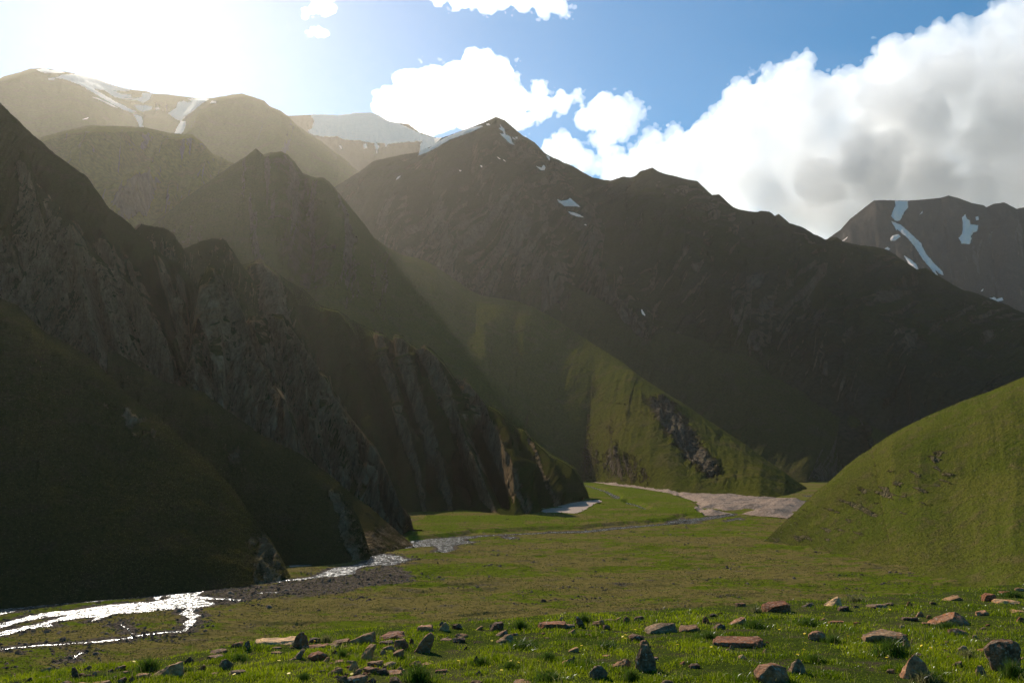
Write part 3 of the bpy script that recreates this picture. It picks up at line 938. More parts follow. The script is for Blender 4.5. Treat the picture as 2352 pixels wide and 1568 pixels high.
def snow_on(key, poly, label, thick, ragged=1.2, group=None, seed=0):
    d = LOFTS[key]
    A = d['A'][:, d['ns']:d['ns'] + d['nv'] + 1]
    nu, nv = A.shape[:2]
    X, Y = project(A)
    P = np.array([p[:2] for p in poly], float)
    m = 4
    k = (X > P[:, 0].min() - m) & (X < P[:, 0].max() + m) & (Y > P[:, 1].min() - m) & (Y < P[:, 1].max() + m)
    if not k.any():
        return None
    iu, iv = np.where(k)
    u0, u1, v0, v1 = max(iu.min() - 1, 0), min(iu.max() + 2, nu), max(iv.min() - 1, 0), min(iv.max() + 2, nv)
    S = A[u0:u1, v0:v1]
    f = 3                                   # refine so that the edge of the snow is smooth
    def up(a, ax):
        n = a.shape[ax]
        t = np.linspace(0, n - 1, (n - 1) * f + 1)
        i = np.minimum(t.astype(int), n - 2)
        w = t - i
        sh = [1] * a.ndim; sh[ax] = -1
        w = w.reshape(sh)
        return np.take(a, i, ax) * (1 - w) + np.take(a, i + 1, ax) * w
    if S.shape[0] < 2 or S.shape[1] < 2:
        return None
    S = up(up(S, 0), 1)
    n = np.cross(np.gradient(S, axis=0), np.gradient(S, axis=1))
    n /= np.linalg.norm(n, axis=2, keepdims=True) + 1e-9
    n = np.where(n[..., 2:3] < 0, -n, n)
    px, py = project(S)
    sd = poly_sdf(px.ravel(), py.ravel(), P)
    sd = sd + ragged * 1.5 * fbm(np.stack([px.ravel() / 6, py.ravel() / 6, 0 * px.ravel() + seed], -1), 4, 120 + seed)
    V = S.reshape(-1, 3) + n.reshape(-1, 3) * (thick * (.35 + .65 * sst(0, 4, sd)))[:, None]
    T = quads_to_tris(grid_faces(S.shape[0], S.shape[1]))
    if d['flip']:
        T = T[:, ::-1]
    v, fc = clip_tris(V, T, sd)
    if len(fc) < 4:
        return None
    par = np.arange(len(v))                 # keep the largest connected piece
    for _ in range(400):
        m_ = np.minimum.reduceat(par[fc].ravel(), np.arange(0, fc.size, 3))
        new = par.copy()
        np.minimum.at(new, fc.ravel(), np.repeat(m_, 3))
        new = new[new]
        if (new == par).all():
            break
        par = new
    lab_, cnt_ = np.unique(par[fc[:, 0]], return_counts=True)
    fc = fc[par[fc[:, 0]] == lab_[cnt_.argmax()]]
    us_, inv_ = np.unique(fc, return_inverse=True)
    v, fc = v[us_], inv_.reshape(-1, 3)
    o = make_mesh('snow_patch', v, fc, M_snow)
    tag(o, label, 'snow patch', group)
    return o


G = 'snow left on the mountains'
# golden mountain, upper left
snow_on('goldmount', R1([(240, 462), (300, 452), (330, 466), (360, 468), (400, 470), (430, 482), (400, 487), (340, 485), (300, 486), (270, 478)]), 'thin snow cap behind the highest summit on the left skyline', 6, .8, G, 1)
snow_on('goldmount', R1([(320, 520), (365, 516), (358, 532), (322, 530)]), 'tiny snow dab just below the highest left summit', 6, .6, G, 2)
snow_on('goldmount', R1([(365, 518), (415, 497), (480, 492), (550, 500), (650, 525), (760, 575), (860, 598), (830, 606), (740, 598), (800, 622), (870, 632), (870, 645), (800, 650), (900, 652), (935, 645), (940, 615), (1005, 620), (990, 660), (950, 682), (890, 660), (830, 660), (760, 645), (690, 600), (620, 590), (680, 625), (760, 672), (820, 700), (905, 744), (870, 748), (800, 722), (700, 665), (610, 612), (540, 570), (480, 545), (420, 524)]), 'broad broken snowfield streaming down from the highest left summit', 7, 1.6, G, 3)
snow_on('goldmount', R1([(602, 642), (650, 650), (720, 682), (785, 718), (740, 705), (660, 665)]), 'thin slanting snow line below the broad left snowfield', 6, .5, G, 4)
snow_on('goldmount', R1([(885, 697), (960, 697), (1008, 708), (1000, 728), (940, 742), (910, 725)]), 'small ragged snow patch under the end of the broad left snowfield', 7, .9, G, 5)
snow_on('goldmount', R1([(1022, 716), (1050, 712), (1058, 724), (1030, 728)]), 'white speck of snow between the two left gullies', 6, .3, G, 6)
snow_on('goldmount', R1([(880, 755), (935, 770), (945, 800), (940, 830), (960, 855), (925, 845), (905, 800)]), 'narrow snow tongue ending above the grassy hill at upper left', 7, .8, G, 7)
snow_on('goldmount', R1([(1110, 750), (1165, 715), (1175, 680), (1215, 668), (1240, 680), (1270, 672), (1235, 655), (1300, 655), (1385, 657), (1330, 690), (1280, 735), (1230, 770), (1198, 803), (1160, 790)]), 'funnel shaped snow gully below the left saddle', 8, 1.2, G, 8)
snow_on('goldmount', R1([(1198, 800), (1228, 805), (1230, 830), (1215, 870), (1195, 892), (1152, 890), (1170, 845)]), 'lower end of the snow gully, pinched off below the funnel', 8, .9, G, 9)
snow_on('goldmount', R1([(1390, 685), (1400, 670), (1430, 672), (1428, 683)]), 'small oval snow spot right of the funnel shaped gully', 6, .3, G, 10)
snow_on('goldmount', R1([(538, 793), (590, 776), (575, 790)]), 'small snow sliver low on the golden left slope', 6, .3, G, 11)
# the snow mountain
snow_on('snowmount', R1([(2050, 755), (2311, 755)]) + R2([(100, 740), (220, 735), (270, 755), (340, 795), (420, 825), (480, 850), (560, 890), (640, 915), (700, 905), (760, 930), (660, 955), (600, 985), (540, 1030), (545, 960), (560, 935), (440, 940), (330, 955), (320, 975), (310, 950), (250, 945), (275, 965), (260, 1020), (245, 950), (150, 930), (60, 925), (105, 945), (100, 975), (140, 1010), (165, 1045), (245, 1045), (150, 1135), (125, 1110), (165, 1080), (140, 1030), (95, 990), (60, 930), (0, 905)]) + R1([(2200, 905), (2130, 905), (2060, 890), (2030, 865), (2060, 850), (2075, 800)]), 'wide smooth snowfield covering the summit between the left and central peaks', 9, 2.2, G, 12)
snow_on('snowmount', R2([(8, 960), (25, 965), (32, 988), (20, 985)]), 'tiny snow fleck below the left edge of the wide snowfield', 8, .3, G, 13)
snow_on('snowmount', R2([(172, 955), (190, 948), (198, 980), (175, 985)]), 'small hanging snow drop below the middle of the wide snowfield', 8, .4, G, 14)
# dark mountain
G2 = 'snow scraps on the dark mountain'
for poly, lab, sd in (
    (R2([(690, 922), (760, 892), (830, 858), (950, 832), (960, 838), (900, 868), (820, 898), (740, 925), (660, 975), (590, 1010), (535, 1030), (545, 985), (580, 965), (600, 985), (650, 950)]), 'long snow edge climbing the left ridge of the central peak', 15),
    (R2([(980, 822), (1000, 818), (1010, 830), (990, 832)]), 'snow dot just left of the central peak top', 16),
    (R2([(1068, 815), (1085, 840), (1102, 855), (1108, 890), (1140, 905), (1150, 935), (1172, 965), (1130, 945), (1100, 915), (1072, 885), (1100, 890), (1090, 870), (1062, 850), (1078, 845)]), 'forked snow streak right below the central peak top', 17),
    (R2([(1150, 905), (1165, 915), (1175, 925), (1155, 918)]), 'short snow dash beside the forked streak', 18),
    (R2([(1172, 908), (1185, 906), (1188, 918), (1175, 918)]), 'snow dot right of the forked streak on the central peak', 19),
    (R2([(1048, 1035), (1060, 1040), (1080, 1056), (1065, 1052)]), 'short snow dash on the upper face of the central peak', 20),
    (R2([(1080, 1040), (1100, 1060), (1118, 1075), (1098, 1064)]), 'hair thin snow line on the upper face of the central peak', 21),
    (R2([(940, 1092), (955, 1095), (960, 1112), (948, 1105)]), 'small snow chip left of centre on the dark face', 22),
    (R2([(798, 1126), (820, 1128), (812, 1136)]), 'snow chip low on the left slope of the central peak', 23),
    (R2([(385, 1195), (400, 1170), (424, 1160), (410, 1175)]), 'snow smear at the far left end of the dark mountain', 24),
    (R2([(1310, 1100), (1345, 1110), (1360, 1088), (1372, 1108), (1365, 1125), (1345, 1130)]), 'hook shaped snow scrap below the right shoulder of the central peak', 25),
    (R2([(1375, 1030), (1395, 1035), (1412, 1070), (1395, 1060)]), 'snow streak against the skyline right of the central peak', 26),
    (R2([(1445, 1315), (1480, 1330), (1520, 1322), (1535, 1310), (1570, 1340), (1605, 1370), (1560, 1365), (1500, 1365), (1465, 1340)]), 'fan shaped snow patch in the dark hollow right of centre', 27),
    (R2([(1522, 1398), (1560, 1405), (1600, 1420), (1628, 1438), (1580, 1432), (1545, 1418)]), 'narrow snow patch below the fan shaped one', 28),
    (R2([(1628, 1485), (1642, 1482), (1645, 1492)]), 'single snow speck below the two patches right of centre', 29),
    (R5([(1995, 530), (2010, 560), (2035, 600), (2060, 625), (2110, 675), (2075, 640), (2045, 612), (2010, 590)]), 'thin snow chute at the foot of the pale rock buttress', 30),
):
    snow_on('darkmount', poly, lab, 5, .7, G2, sd)
G3 = 'snow on the bare far mountain'
for poly, lab, sd in (
    (R3([(1455, 1328), (1540, 1330), (1545, 1370), (1520, 1400), (1490, 1460), (1460, 1462), (1430, 1430), (1445, 1390), (1460, 1360)]), 'blocky snow patch on the top rim of the bare right mountain', 31),
    (R3([(1432, 1462), (1500, 1490), (1560, 1545), (1585, 1568)]) + R6([(1560, 60), (1625, 120), (1660, 190), (1700, 240), (1770, 310), (1775, 333), (1740, 320), (1715, 285), (1745, 350), (1700, 300), (1640, 230), (1590, 150), (1540, 90), (1470, 30)]) + R3([(1470, 1530)]), 'long snow streak running down the bare right mountain', 32),
    (R6([(1425, 95), (1440, 75), (1480, 62), (1495, 80), (1460, 105), (1430, 107)]), 'snow patch touching the left side of the long right streak', 33),
    (R6([(1515, 203), (1560, 230), (1600, 265), (1612, 303), (1580, 290), (1545, 255)]), 'leaf shaped snow patch left of the long streak end', 34),
    (R6([(1105, 108), (1150, 78), (1140, 95), (1115, 110)]), 'sliver of snow on the left edge of the bare right mountain', 35),
    (R6([(1388, 160), (1408, 148), (1428, 160), (1415, 170)]), 'snow spot where the bare mountain meets the dark ridge', 36),
    (R6([(1515, 250), (1535, 262), (1555, 285), (1530, 275)]), 'small snow flake below the leaf shaped patch', 37),
    (R3([(1900, 1440), (1922, 1415), (1928, 1445), (1950, 1460), (1955, 1485), (2005, 1490), (2000, 1530), (1970, 1540), (1955, 1568)]) + R6([(1960, 90), (1950, 130), (1895, 125), (1878, 90), (1900, 60), (1905, 10)]), 'large ragged snow patch near the right edge of the photo', 38),
    (R3([(1990, 1435), (2008, 1430), (2010, 1455), (1992, 1460)]), 'small pale snow spot above the large ragged right patch', 39),
    (R3([(1620, 1420), (1640, 1395), (1638, 1412)]), 'faint snow dash between the blocky and the ragged right patches', 40),
    (R6([(2020, 445), (2038, 422), (2035, 440)]), 'tiny snow tick low on the bare right mountain', 41),
    (R6([(2075, 487), (2110, 478), (2130, 492), (2165, 480), (2175, 500), (2130, 510)]), 'low ragged snow patch above the dark right ridge', 42),
    (R6([(2090, 42), (2100, 50), (2098, 62), (2088, 52)]), 'snow dot right of the large ragged patch', 43),
):
    snow_on('bare', poly, lab, 10, 1.0, G3, sd)

# snow lying in the valley
def snow_floor(poly, label, thick, mat, step, seed):
    w = to_floor(poly)[:, :2]
    def zf_(x, y, sd):
        p = np.stack([x, y, 0 * x], -1)
        base = floor_height(x, y, False)
        return base + .25 + thick * sst(-.5, 14, sd) * (.75 + .9 * fbm(p / 26, 4, seed)) + .5 * min(1, thick) * fbm(p / 6, 3, seed + 2)
    o = drape_flat('snow_patch', w, mat, step, zf_, 2.5, seed)
    tag(o, label, 'snow patch', 'snow lying in the valley')


snow_floor(L2([(1660, 247), (1800, 262), (2000, 282), (2308, 326)]) + L3([(0, 328), (120, 330), (300, 333), (400, 343), (480, 350), (640, 363), (760, 368), (880, 373), (860, 405), (800, 442), (750, 484), (640, 472), (560, 467), (440, 455), (480, 444), (540, 436), (640, 438), (560, 428), (450, 424), (330, 432), (240, 418), (190, 420), (240, 440), (380, 450), (300, 462), (200, 466), (130, 430), (160, 405), (110, 372), (60, 348), (0, 342)]) + L2([(2200, 330), (2000, 296), (1800, 272)]),
           'large dirty snow bank beside the river at the far end of the valley', 5.0, M_dirty, 2.2, 131)
snow_floor(L2([(1310, 452), (1330, 440), (1480, 412), (1560, 396), (1600, 392), (1720, 380), (1748, 392), (1700, 405), (1660, 430), (1620, 460), (1560, 475), (1480, 470), (1430, 486), (1470, 470), (1380, 472)]),
           'flat dirty snow patch at the foot of the toothed rock spur', .8, M_dirty2, 1.2, 133)
snow_floor(L1([(1880, 755), (1930, 758), (2062, 793), (1990, 800), (1910, 806)]),
           'small grey snow wedge between the two nearest spurs', .8, M_dirty2, .5, 135)
# ------------------------------------------------------------------ light, sky, haze, clouds
SUN_AZ, SUN_EL = math.radians(-26), math.radians(31.0)
sun_dir = Vector((math.sin(SUN_AZ) * math.cos(SUN_EL), math.cos(SUN_AZ) * math.cos(SUN_EL), math.sin(SUN_EL)))
sl = bpy.data.lights.new('sun', 'SUN')
sl.energy = 5.0
sl.angle = math.radians(.5)
sl.color = (1.0, .93, .82)
so = bpy.data.objects.new('sun', sl)
COL.objects.link(so)
so.rotation_euler = sun_dir.to_track_quat('Z', 'Y').to_euler()
so.location = (-3000, 5000, 6000)

w = bpy.data.worlds.new('World')
scene.world = w
w.use_nodes = True
nt = w.node_tree
nt.nodes.clear()
out = nt.nodes.new('ShaderNodeOutputWorld')
bg = nt.nodes.new('ShaderNodeBackground')
sky = nt.nodes.new('ShaderNodeTexSky')
sky.sky_type = 'NISHITA'
sky.sun_disc = False
sky.sun_elevation = SUN_EL
sky.sun_rotation = SUN_AZ
sky.altitude = 2200
sky.air_density = 1.0
sky.dust_density = DUST
sky.ozone_density = OZONE
bg.inputs['Strength'].default_value = SKY_STRENGTH
hs = nt.nodes.new('ShaderNodeHueSaturation')
hs.inputs['Saturation'].default_value = SKY_SAT
hs.inputs['Hue'].default_value = SKY_HUE
nt.links.new(sky.outputs[0], hs.inputs['Color'])
nt.links.new(hs.outputs[0], bg.inputs['Color'])
nt.links.new(bg.outputs[0], out.inputs['Surface'])


def box(name, lo, hi, mat):
    x0, y0, z0 = lo
    x1, y1, z1 = hi
    v = [(x0, y0, z0), (x1, y0, z0), (x1, y1, z0), (x0, y1, z0), (x0, y0, z1), (x1, y0, z1), (x1, y1, z1), (x0, y1, z1)]
    f = [(0, 3, 2, 1), (4, 5, 6, 7), (0, 1, 5, 4), (1, 2, 6, 5), (2, 3, 7, 6), (3, 0, 4, 7)]
    return make_mesh(name, v, f, mat, smooth=False)


def mat_vol(name, col, dens, g):
    t = NT(name)
    v = t.n('ShaderNodeVolumePrincipled', inp={'Color': tuple(col) + (1,), 'Density': dens, 'Anisotropy': g})
    t.link(v.outputs[0], t.out.inputs['Volume'])
    return t.m


if HAZE:
    hz = box('haze', (-15000, -2000, -3.5), (15000, 14500, 4700), mat_vol('haze_air', (.96, .88, .76), HAZE, HAZE_G))
    hz['kind'] = 'stuff'


def outer_skin(me):
    """drop closed hollows left inside between the puffs"""
    bm = bmesh.new(); bm.from_mesh(me); bm.verts.ensure_lookup_table()
    seen = np.zeros(len(bm.verts), bool)
    comps = []
    for v0 in bm.verts:
        if seen[v0.index]:
            continue
        st, comp = [v0], []
        seen[v0.index] = True
        while st:
            q = st.pop(); comp.append(q)
            for ed in q.link_edges:
                o2 = ed.other_vert(q)
                if not seen[o2.index]:
                    seen[o2.index] = True; st.append(o2)
        comps.append(comp)
    drop = []
    for comp in comps:
        fs = {f_ for q in comp for f_ in q.link_faces}
        vol = sum(f_.calc_center_median().dot(f_.normal) * f_.calc_area() for f_ in fs)
        c0 = sum((q.co for q in comp), Vector()) / len(comp)
        vol = sum((f_.calc_center_median() - c0).dot(f_.normal) * f_.calc_area() for f_ in fs)
        if vol < 0:
            drop += comp
    bmesh.ops.delete(bm, geom=drop, context='VERTS')
    bm.to_mesh(me); bm.free()


def remeshed(me, vox):
    tmp = bpy.data.objects.new('cloud_tmp', me)
    COL.objects.link(tmp)
    md = tmp.modifiers.new('r', 'REMESH')
    md.mode = 'VOXEL'
    md.voxel_size = vox
    ev = tmp.evaluated_get(bpy.context.evaluated_depsgraph_get())
    out_ = bpy.data.meshes.new_from_object(ev)
    bpy.data.objects.remove(tmp)
    return out_


def cloud(name, D, blobs, dens, label, seed, vox=26.0, depth=.9, fuzz=1.0, g=CLOUD_G, wisps=9):
    """cumulus: overlapping puffs with smaller puffs budding from them, fused into one closed skin"""
    r_ = random.Random(seed)
    k = D / FD
    sph = []
    for (X, Y, R) in blobs:
        c = at(X, Y, D)
        sph.append((np.array(c) + np.array([0, r_.uniform(-.25, .25) * R * k, 0]), R * k))
    lvl = sph
    for depth_i, (cnt, lo, hi) in enumerate(((9, .30, .52), (5, .28, .5))):
        nxt = []
        for c, R in lvl:
            for _ in range(cnt):
                d = np.array([r_.gauss(0, 1), r_.gauss(0, .8), r_.gauss(.25, 1)])
                d /= np.linalg.norm(d)
                rr = R * r_.uniform(lo, hi)
                nxt.append((c + d * R * r_.uniform(.8, 1.0), rr))
        sph = sph + nxt
        lvl = nxt
    sph = [(c, R) for c, R in sph if R > vox * 1.2]
    for (X, Y, R) in blobs:                       # loose shreds around the rim
        for _ in range(wisps):
            a_ = r_.uniform(0, 6.283)
            rr = R * r_.uniform(1.0, 1.45)
            c = np.array(at(X + rr * math.cos(a_), Y + rr * math.sin(a_), D)) + np.array([0, r_.uniform(-.5, .5) * R * k, 0])
            q = vox * r_.uniform(.9, 2.3)
            for m_ in range(4):
                sph.append((c + np.array([r_.gauss(0, q), r_.gauss(0, q), r_.gauss(0, q * .7)]), q * r_.uniform(.6, 1)))
    ico = bmesh.new()
    bmesh.ops.create_icosphere(ico, subdivisions=2, radius=1)
    iv = np.array([v.co[:] for v in ico.verts])
    fi = np.array([[v.index for v in f.verts] for f in ico.faces])
    ico.free()
    V = np.concatenate([iv * R * np.array([1, depth, .96]) + c for c, R in sph])
    F = np.concatenate([fi + i * len(iv) for i in range(len(sph))])
    tmp = make_mesh('cloud_tmp', V, F)
    md = tmp.modifiers.new('r', 'REMESH')
    md.mode = 'VOXEL'
    md.voxel_size = vox
    dg = bpy.context.evaluated_depsgraph_get()
    ev = tmp.evaluated_get(dg)
    me = bpy.data.meshes.new_from_object(ev)
    bpy.data.objects.remove(tmp)
    outer_skin(me)
    n = len(me.vertices)
    co = np.zeros(n * 3, np.float32); me.vertices.foreach_get('co', co); co = co.reshape(-1, 3)
    nr = np.zeros(n * 3, np.float32); me.vertices.foreach_get('normal', nr); nr = nr.reshape(-1, 3)
    s = vox
    bil = (np.abs(perlin(co / (s * 22), seed)) * 5.0 + np.abs(perlin(co / (s * 10), seed + 1)) * 3.2 + np.abs(perlin(co / (s * 4.5), seed + 2)) * 1.9
           + fbm(co / (s * 7), 4, seed + 3, .6) * 2.6)
    co = co + nr * ((bil - 1.6) * s * .85 * fuzz)[:, None]
    me.vertices.foreach_set('co', co.ravel())
    me.update()
    me = remeshed(me, vox * .9)
    outer_skin(me)
    me.materials.clear()
    me.polygons.foreach_set('use_smooth', np.ones(len(me.polygons), bool))
    me.materials.append(mat_vol('cloud_vapour', (1, 1, 1), dens, g))
    me.update()
    o = bpy.data.objects.new(name, me)
    COL.objects.link(o)
    tag(o, label, 'cloud', 'clouds in the sky')
    return o


if CLOUDS:
    CD = 1 / CLOUD_MFP
    cloud('cloud', 16000, [(1480, 400, 60), (1560, 370, 65), (1640, 350, 90), (1700, 300, 80), (1760, 260, 85), (1790, 190, 40), (1830, 190, 45), (1850, 240, 90), (1720, 400, 110), (1850, 380, 150), (1925, 200, 38), (1990, 190, 42), (2000, 230, 80), (2060, 190, 80), (2120, 140, 70), (2200, 130, 80), (2270, 90, 65), (2340, 60, 70), (2400, 130, 120), (2150, 260, 140), (2300, 260, 150), (2000, 380, 150), (2150, 420, 150), (2320, 430, 160), (2500, 300, 200), (1900, 480, 110), (2050, 520, 110), (1600, 440, 70), (2460, 480, 160), (2650, 250, 200)], CD,
          'huge towering cloud with grey core filling the upper right sky', 5, 23, depth=.55, fuzz=1.35)
    cloud('cloud', 15500, [(900, 235, 38), (950, 215, 50), (1000, 200, 50), (1050, 180, 48), (1090, 150, 35), (1115, 140, 28), (1145, 170, 38), (1160, 200, 30), (1000, 260, 55), (1080, 240, 60), (1140, 240, 50), (950, 280, 50), (1190, 230, 34), (1240, 245, 32), (1290, 235, 25), (1235, 205, 18), (1325, 215, 12), (1180, 275, 34)], CD * .55,
          'white heaped cloud rising behind the central peak', 9, 17)
    cloud('cloud', 15800, [(1345, 275, 30), (1380, 255, 38), (1420, 250, 34), (1450, 262, 26), (1400, 300, 36), (1440, 290, 26), (1475, 262, 12), (1375, 320, 20)], CD * .55,
          'round white cloud alone between the two big ones', 12, 15)
    cloud('cloud', 16200, [(1265, 345, 26), (1290, 325, 22), (1310, 350, 30), (1340, 370, 30), (1280, 375, 34), (1390, 345, 22), (1370, 380, 20), (1420, 390, 44), (1470, 360, 30), (1500, 320, 28), (1545, 310, 22), (1530, 360, 40)], CD * .55,
          'low white cloud bank sitting on the ridge right of the central peak', 15, 16)
    cloud('cloud', 15000, [(1010, 0, 16), (1050, 0, 22), (1100, -8, 30), (1150, -10, 36), (1200, -12, 40), (1250, -8, 40), (1285, 15, 22), (1120, 18, 16), (1295, 30, 12)], CD * .55,
          'flat white cloud cut by the top edge of the photo', 18, 15)
    cloud('cloud', 14800, [(715, 25, 10), (735, 10, 16), (755, 20, 14), (745, -5, 16), (700, 35, 6)], CD * .55,
          'small white puff at the top left of the blue sky', 21, 14, fuzz=.8)
    cloud('cloud', 14800, [(715, 75, 8), (728, 73, 9), (742, 74, 8)], CD * .55,
          'tiny white cloudlet below the small puff', 23, 12, fuzz=.8)
    cloud('cloud', 15200, [(1730, 168, 6), (1745, 160, 5), (1722, 172, 4)], CD * .6,
          'faint wisp of cloud left of the huge right cloud', 25, 12, fuzz=.8)

# ------------------------------------------------------------------ render settings
scene.view_settings.view_transform = 'Standard'
scene.view_settings.look = 'None'
scene.view_settings.exposure = EXPOSURE
scene.view_settings.gamma = 1
scene.render.engine = 'CYCLES'
cy = scene.cycles
cy.use_denoising = True
cy.denoising_prefilter = 'ACCURATE'
cy.denoising_input_passes = 'RGB_ALBEDO_NORMAL'
cy.max_bounces = 8
cy.diffuse_bounces = 3
cy.glossy_bounces = 2
cy.transmission_bounces = 4
cy.transparent_max_bounces = 8
cy.volume_bounces = VOLB
cy.sample_clamp_indirect = 6
# ------------------------------------------------------------------ foreground terrace
EDGE = [(-900, 1640), (-300, 1592), (0, 1556), (120, 1540), (330, 1512), (480, 1492), (600, 1465), (760, 1445), (900, 1432), (1050, 1428), (1200, 1412), (1330, 1402), (1500, 1395), (1700, 1384), (1800, 1374), (2000, 1366), (2150, 1358), (2260, 1345), (2352, 1334), (2700, 1300), (3300, 1250)]
FG_SLOPE = .07
FG_EYE = 1.7


def fg_plane_d(b):
    return FG_EYE / np.maximum(-b - FG_SLOPE, .02)


_ea, _eb = ray(np.array([e[0] for e in EDGE]), np.array([e[1] for e in EDGE]))
_ed = fg_plane_d(_eb)


def fg_z(x, y, bumps=True):
    x = np.asarray(x, float); y = np.asarray(y, float)
    a = x / np.maximum(y, .8)
    ye = np.interp(a, _ea, _ed)
    z = EYE - FG_EYE - FG_SLOPE * np.maximum(y, -6)
    t = np.maximum(y, 0) - ye - .6
    k = .4
    z = z - .5 * k * np.logaddexp(0, t / k) * np.where(y > 0, 1, 0)
    if bumps:
        p = np.stack([np.ravel(x), np.ravel(y), 0 * np.ravel(x)], -1)
        z = z + ((.05 * fbm(p / 1.6, 3, 201) + .03 * fbm(p / .45, 3, 203)) * np.clip(np.ravel(y) / 9, 0, 1)).reshape(np.shape(z))
    return z


def fg_at(X, Y):
    """point of the terrace seen at a reference pixel"""
    a, b = ray(X, Y)
    d = fg_plane_d(b)
    for _ in range(25):
        z = fg_z(a * d, d)
        d = .6 * d + .4 * np.clip((EYE - z) / np.maximum(-b, .03), 2, 60)
    return np.stack([a * d, d, fg_z(a * d, d)], -1)


def mat_turf():
    t = NT('turf_soil')
    p = t.pos()
    a = t.noise(p, 18, 5, .7)
    b = t.noise(p, 2.2, 5, .6)
    c = t.mix(t.mapr(a, .35, .65), (.030, .040, .008), (.060, .080, .012))
    c = t.mix(t.mapr(b, .52, .66), c, (.060, .048, .028))
    far = t.noise(p, .25, 5, .6)
    c = t.mix(t.mapr(far, .5, .7, 0, .5), c, (.10, .085, .035))
    t.principled(c, 1.0, t.bump(a, .9, .05), 0.0)
    return t.m


def build_terrace():
    na, nr = 520, 330
    ang = np.linspace(-math.pi, math.pi, na)
    ang = np.where(np.abs(ang) < 2.2, ang * .5, ang)
    ang = np.sort(np.concatenate([np.linspace(-.75, .75, 420), np.linspace(.77, 2 * math.pi - .77, 100)]))
    r = np.concatenate([np.linspace(.3, 5, 40)[:-1], np.linspace(5, 26, 210), np.geomspace(26.3, 150, 60)])
    X = np.sin(ang)[:, None] * r[None]
    Y = np.cos(ang)[:, None] * r[None]
    Z = fg_z(X, Y)
    X = np.concatenate([X, X[:1]]); Y = np.concatenate([Y, Y[:1]]); Z = np.concatenate([Z, Z[:1]])
    o = make_mesh('terrace', np.stack([X, Y, Z], -1).reshape(-1, 3), grid_faces(len(X), len(r))[:, ::-1], mat_turf())
    o['kind'] = 'structure'


build_terrace()

# ------------------------------------------------------------------ grass


def mat_grass(name, c1, c2, straw, trans=.5):
    t = NT(name)
    tint = t.attr('tint')
    c = t.mix(tint, c1, c2)
    c = t.mix(t.attr('straw'), c, straw)
    d = t.n('ShaderNodeBsdfDiffuse', inp={'Color': c})
    tr = t.n('ShaderNodeBsdfTranslucent', inp={'Color': c})
    m = t.n('ShaderNodeMixShader', inp={0: trans, 1: d.outputs[0], 2: tr.outputs[0]})
    gl = t.n('ShaderNodeBsdfGlossy', inp={'Color': (1, 1, 1, 1), 'Roughness': .35})
    fr = t.n('ShaderNodeFresnel', inp={'IOR': 1.25})
    m2 = t.n('ShaderNodeMixShader', inp={0: t.math('MULTIPLY', fr.outputs[0], .05), 1: m.outputs[0], 2: gl.outputs[0]})
    t.link(m2.outputs[0], t.out.inputs['Surface'])
    return t.m


M_grass = mat_grass('grass_blades', (.075, .125, .004), (.30, .34, .007), (.30, .24, .11))
M_tuss = mat_grass('tussock_blades', (.040, .078, .010), (.085, .130, .014), (.22, .18, .08))
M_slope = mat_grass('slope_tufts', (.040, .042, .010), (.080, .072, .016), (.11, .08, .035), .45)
M_tuft = mat_grass('hill_tufts', (.060, .072, .012), (.125, .125, .022), (.16, .125, .055), .45)


def blades(P, h, w, lean, rs, curl=.5):
    """one bent blade per root point; returns verts, quads-as-tris, index of blade per vertex"""
    n = len(P)
    az = rs.uniform(0, 2 * math.pi, n)
    la = rs.uniform(0, 2 * math.pi, n)
    side = np.stack([np.cos(az), np.sin(az), 0 * az], -1) * (w / 2)[:, None]
    ld = np.stack([np.cos(la), np.sin(la), 0 * la], -1) * (lean * h)[:, None]
    up = np.stack([0 * h, 0 * h, h], -1)
    m = P + up * .55 + ld * (.55 * (1 - curl))
    tip = P + up * (1 - .25 * lean[:, None]) + ld
    V = np.stack([P - side, P + side, m - side * .7, m + side * .7, tip], 1).reshape(-1, 3)
    b = np.arange(n)[:, None] * 5
    F = np.concatenate([b + [0, 1, 3], b + [0, 3, 2], b + [2, 3, 4]])
    return V, F


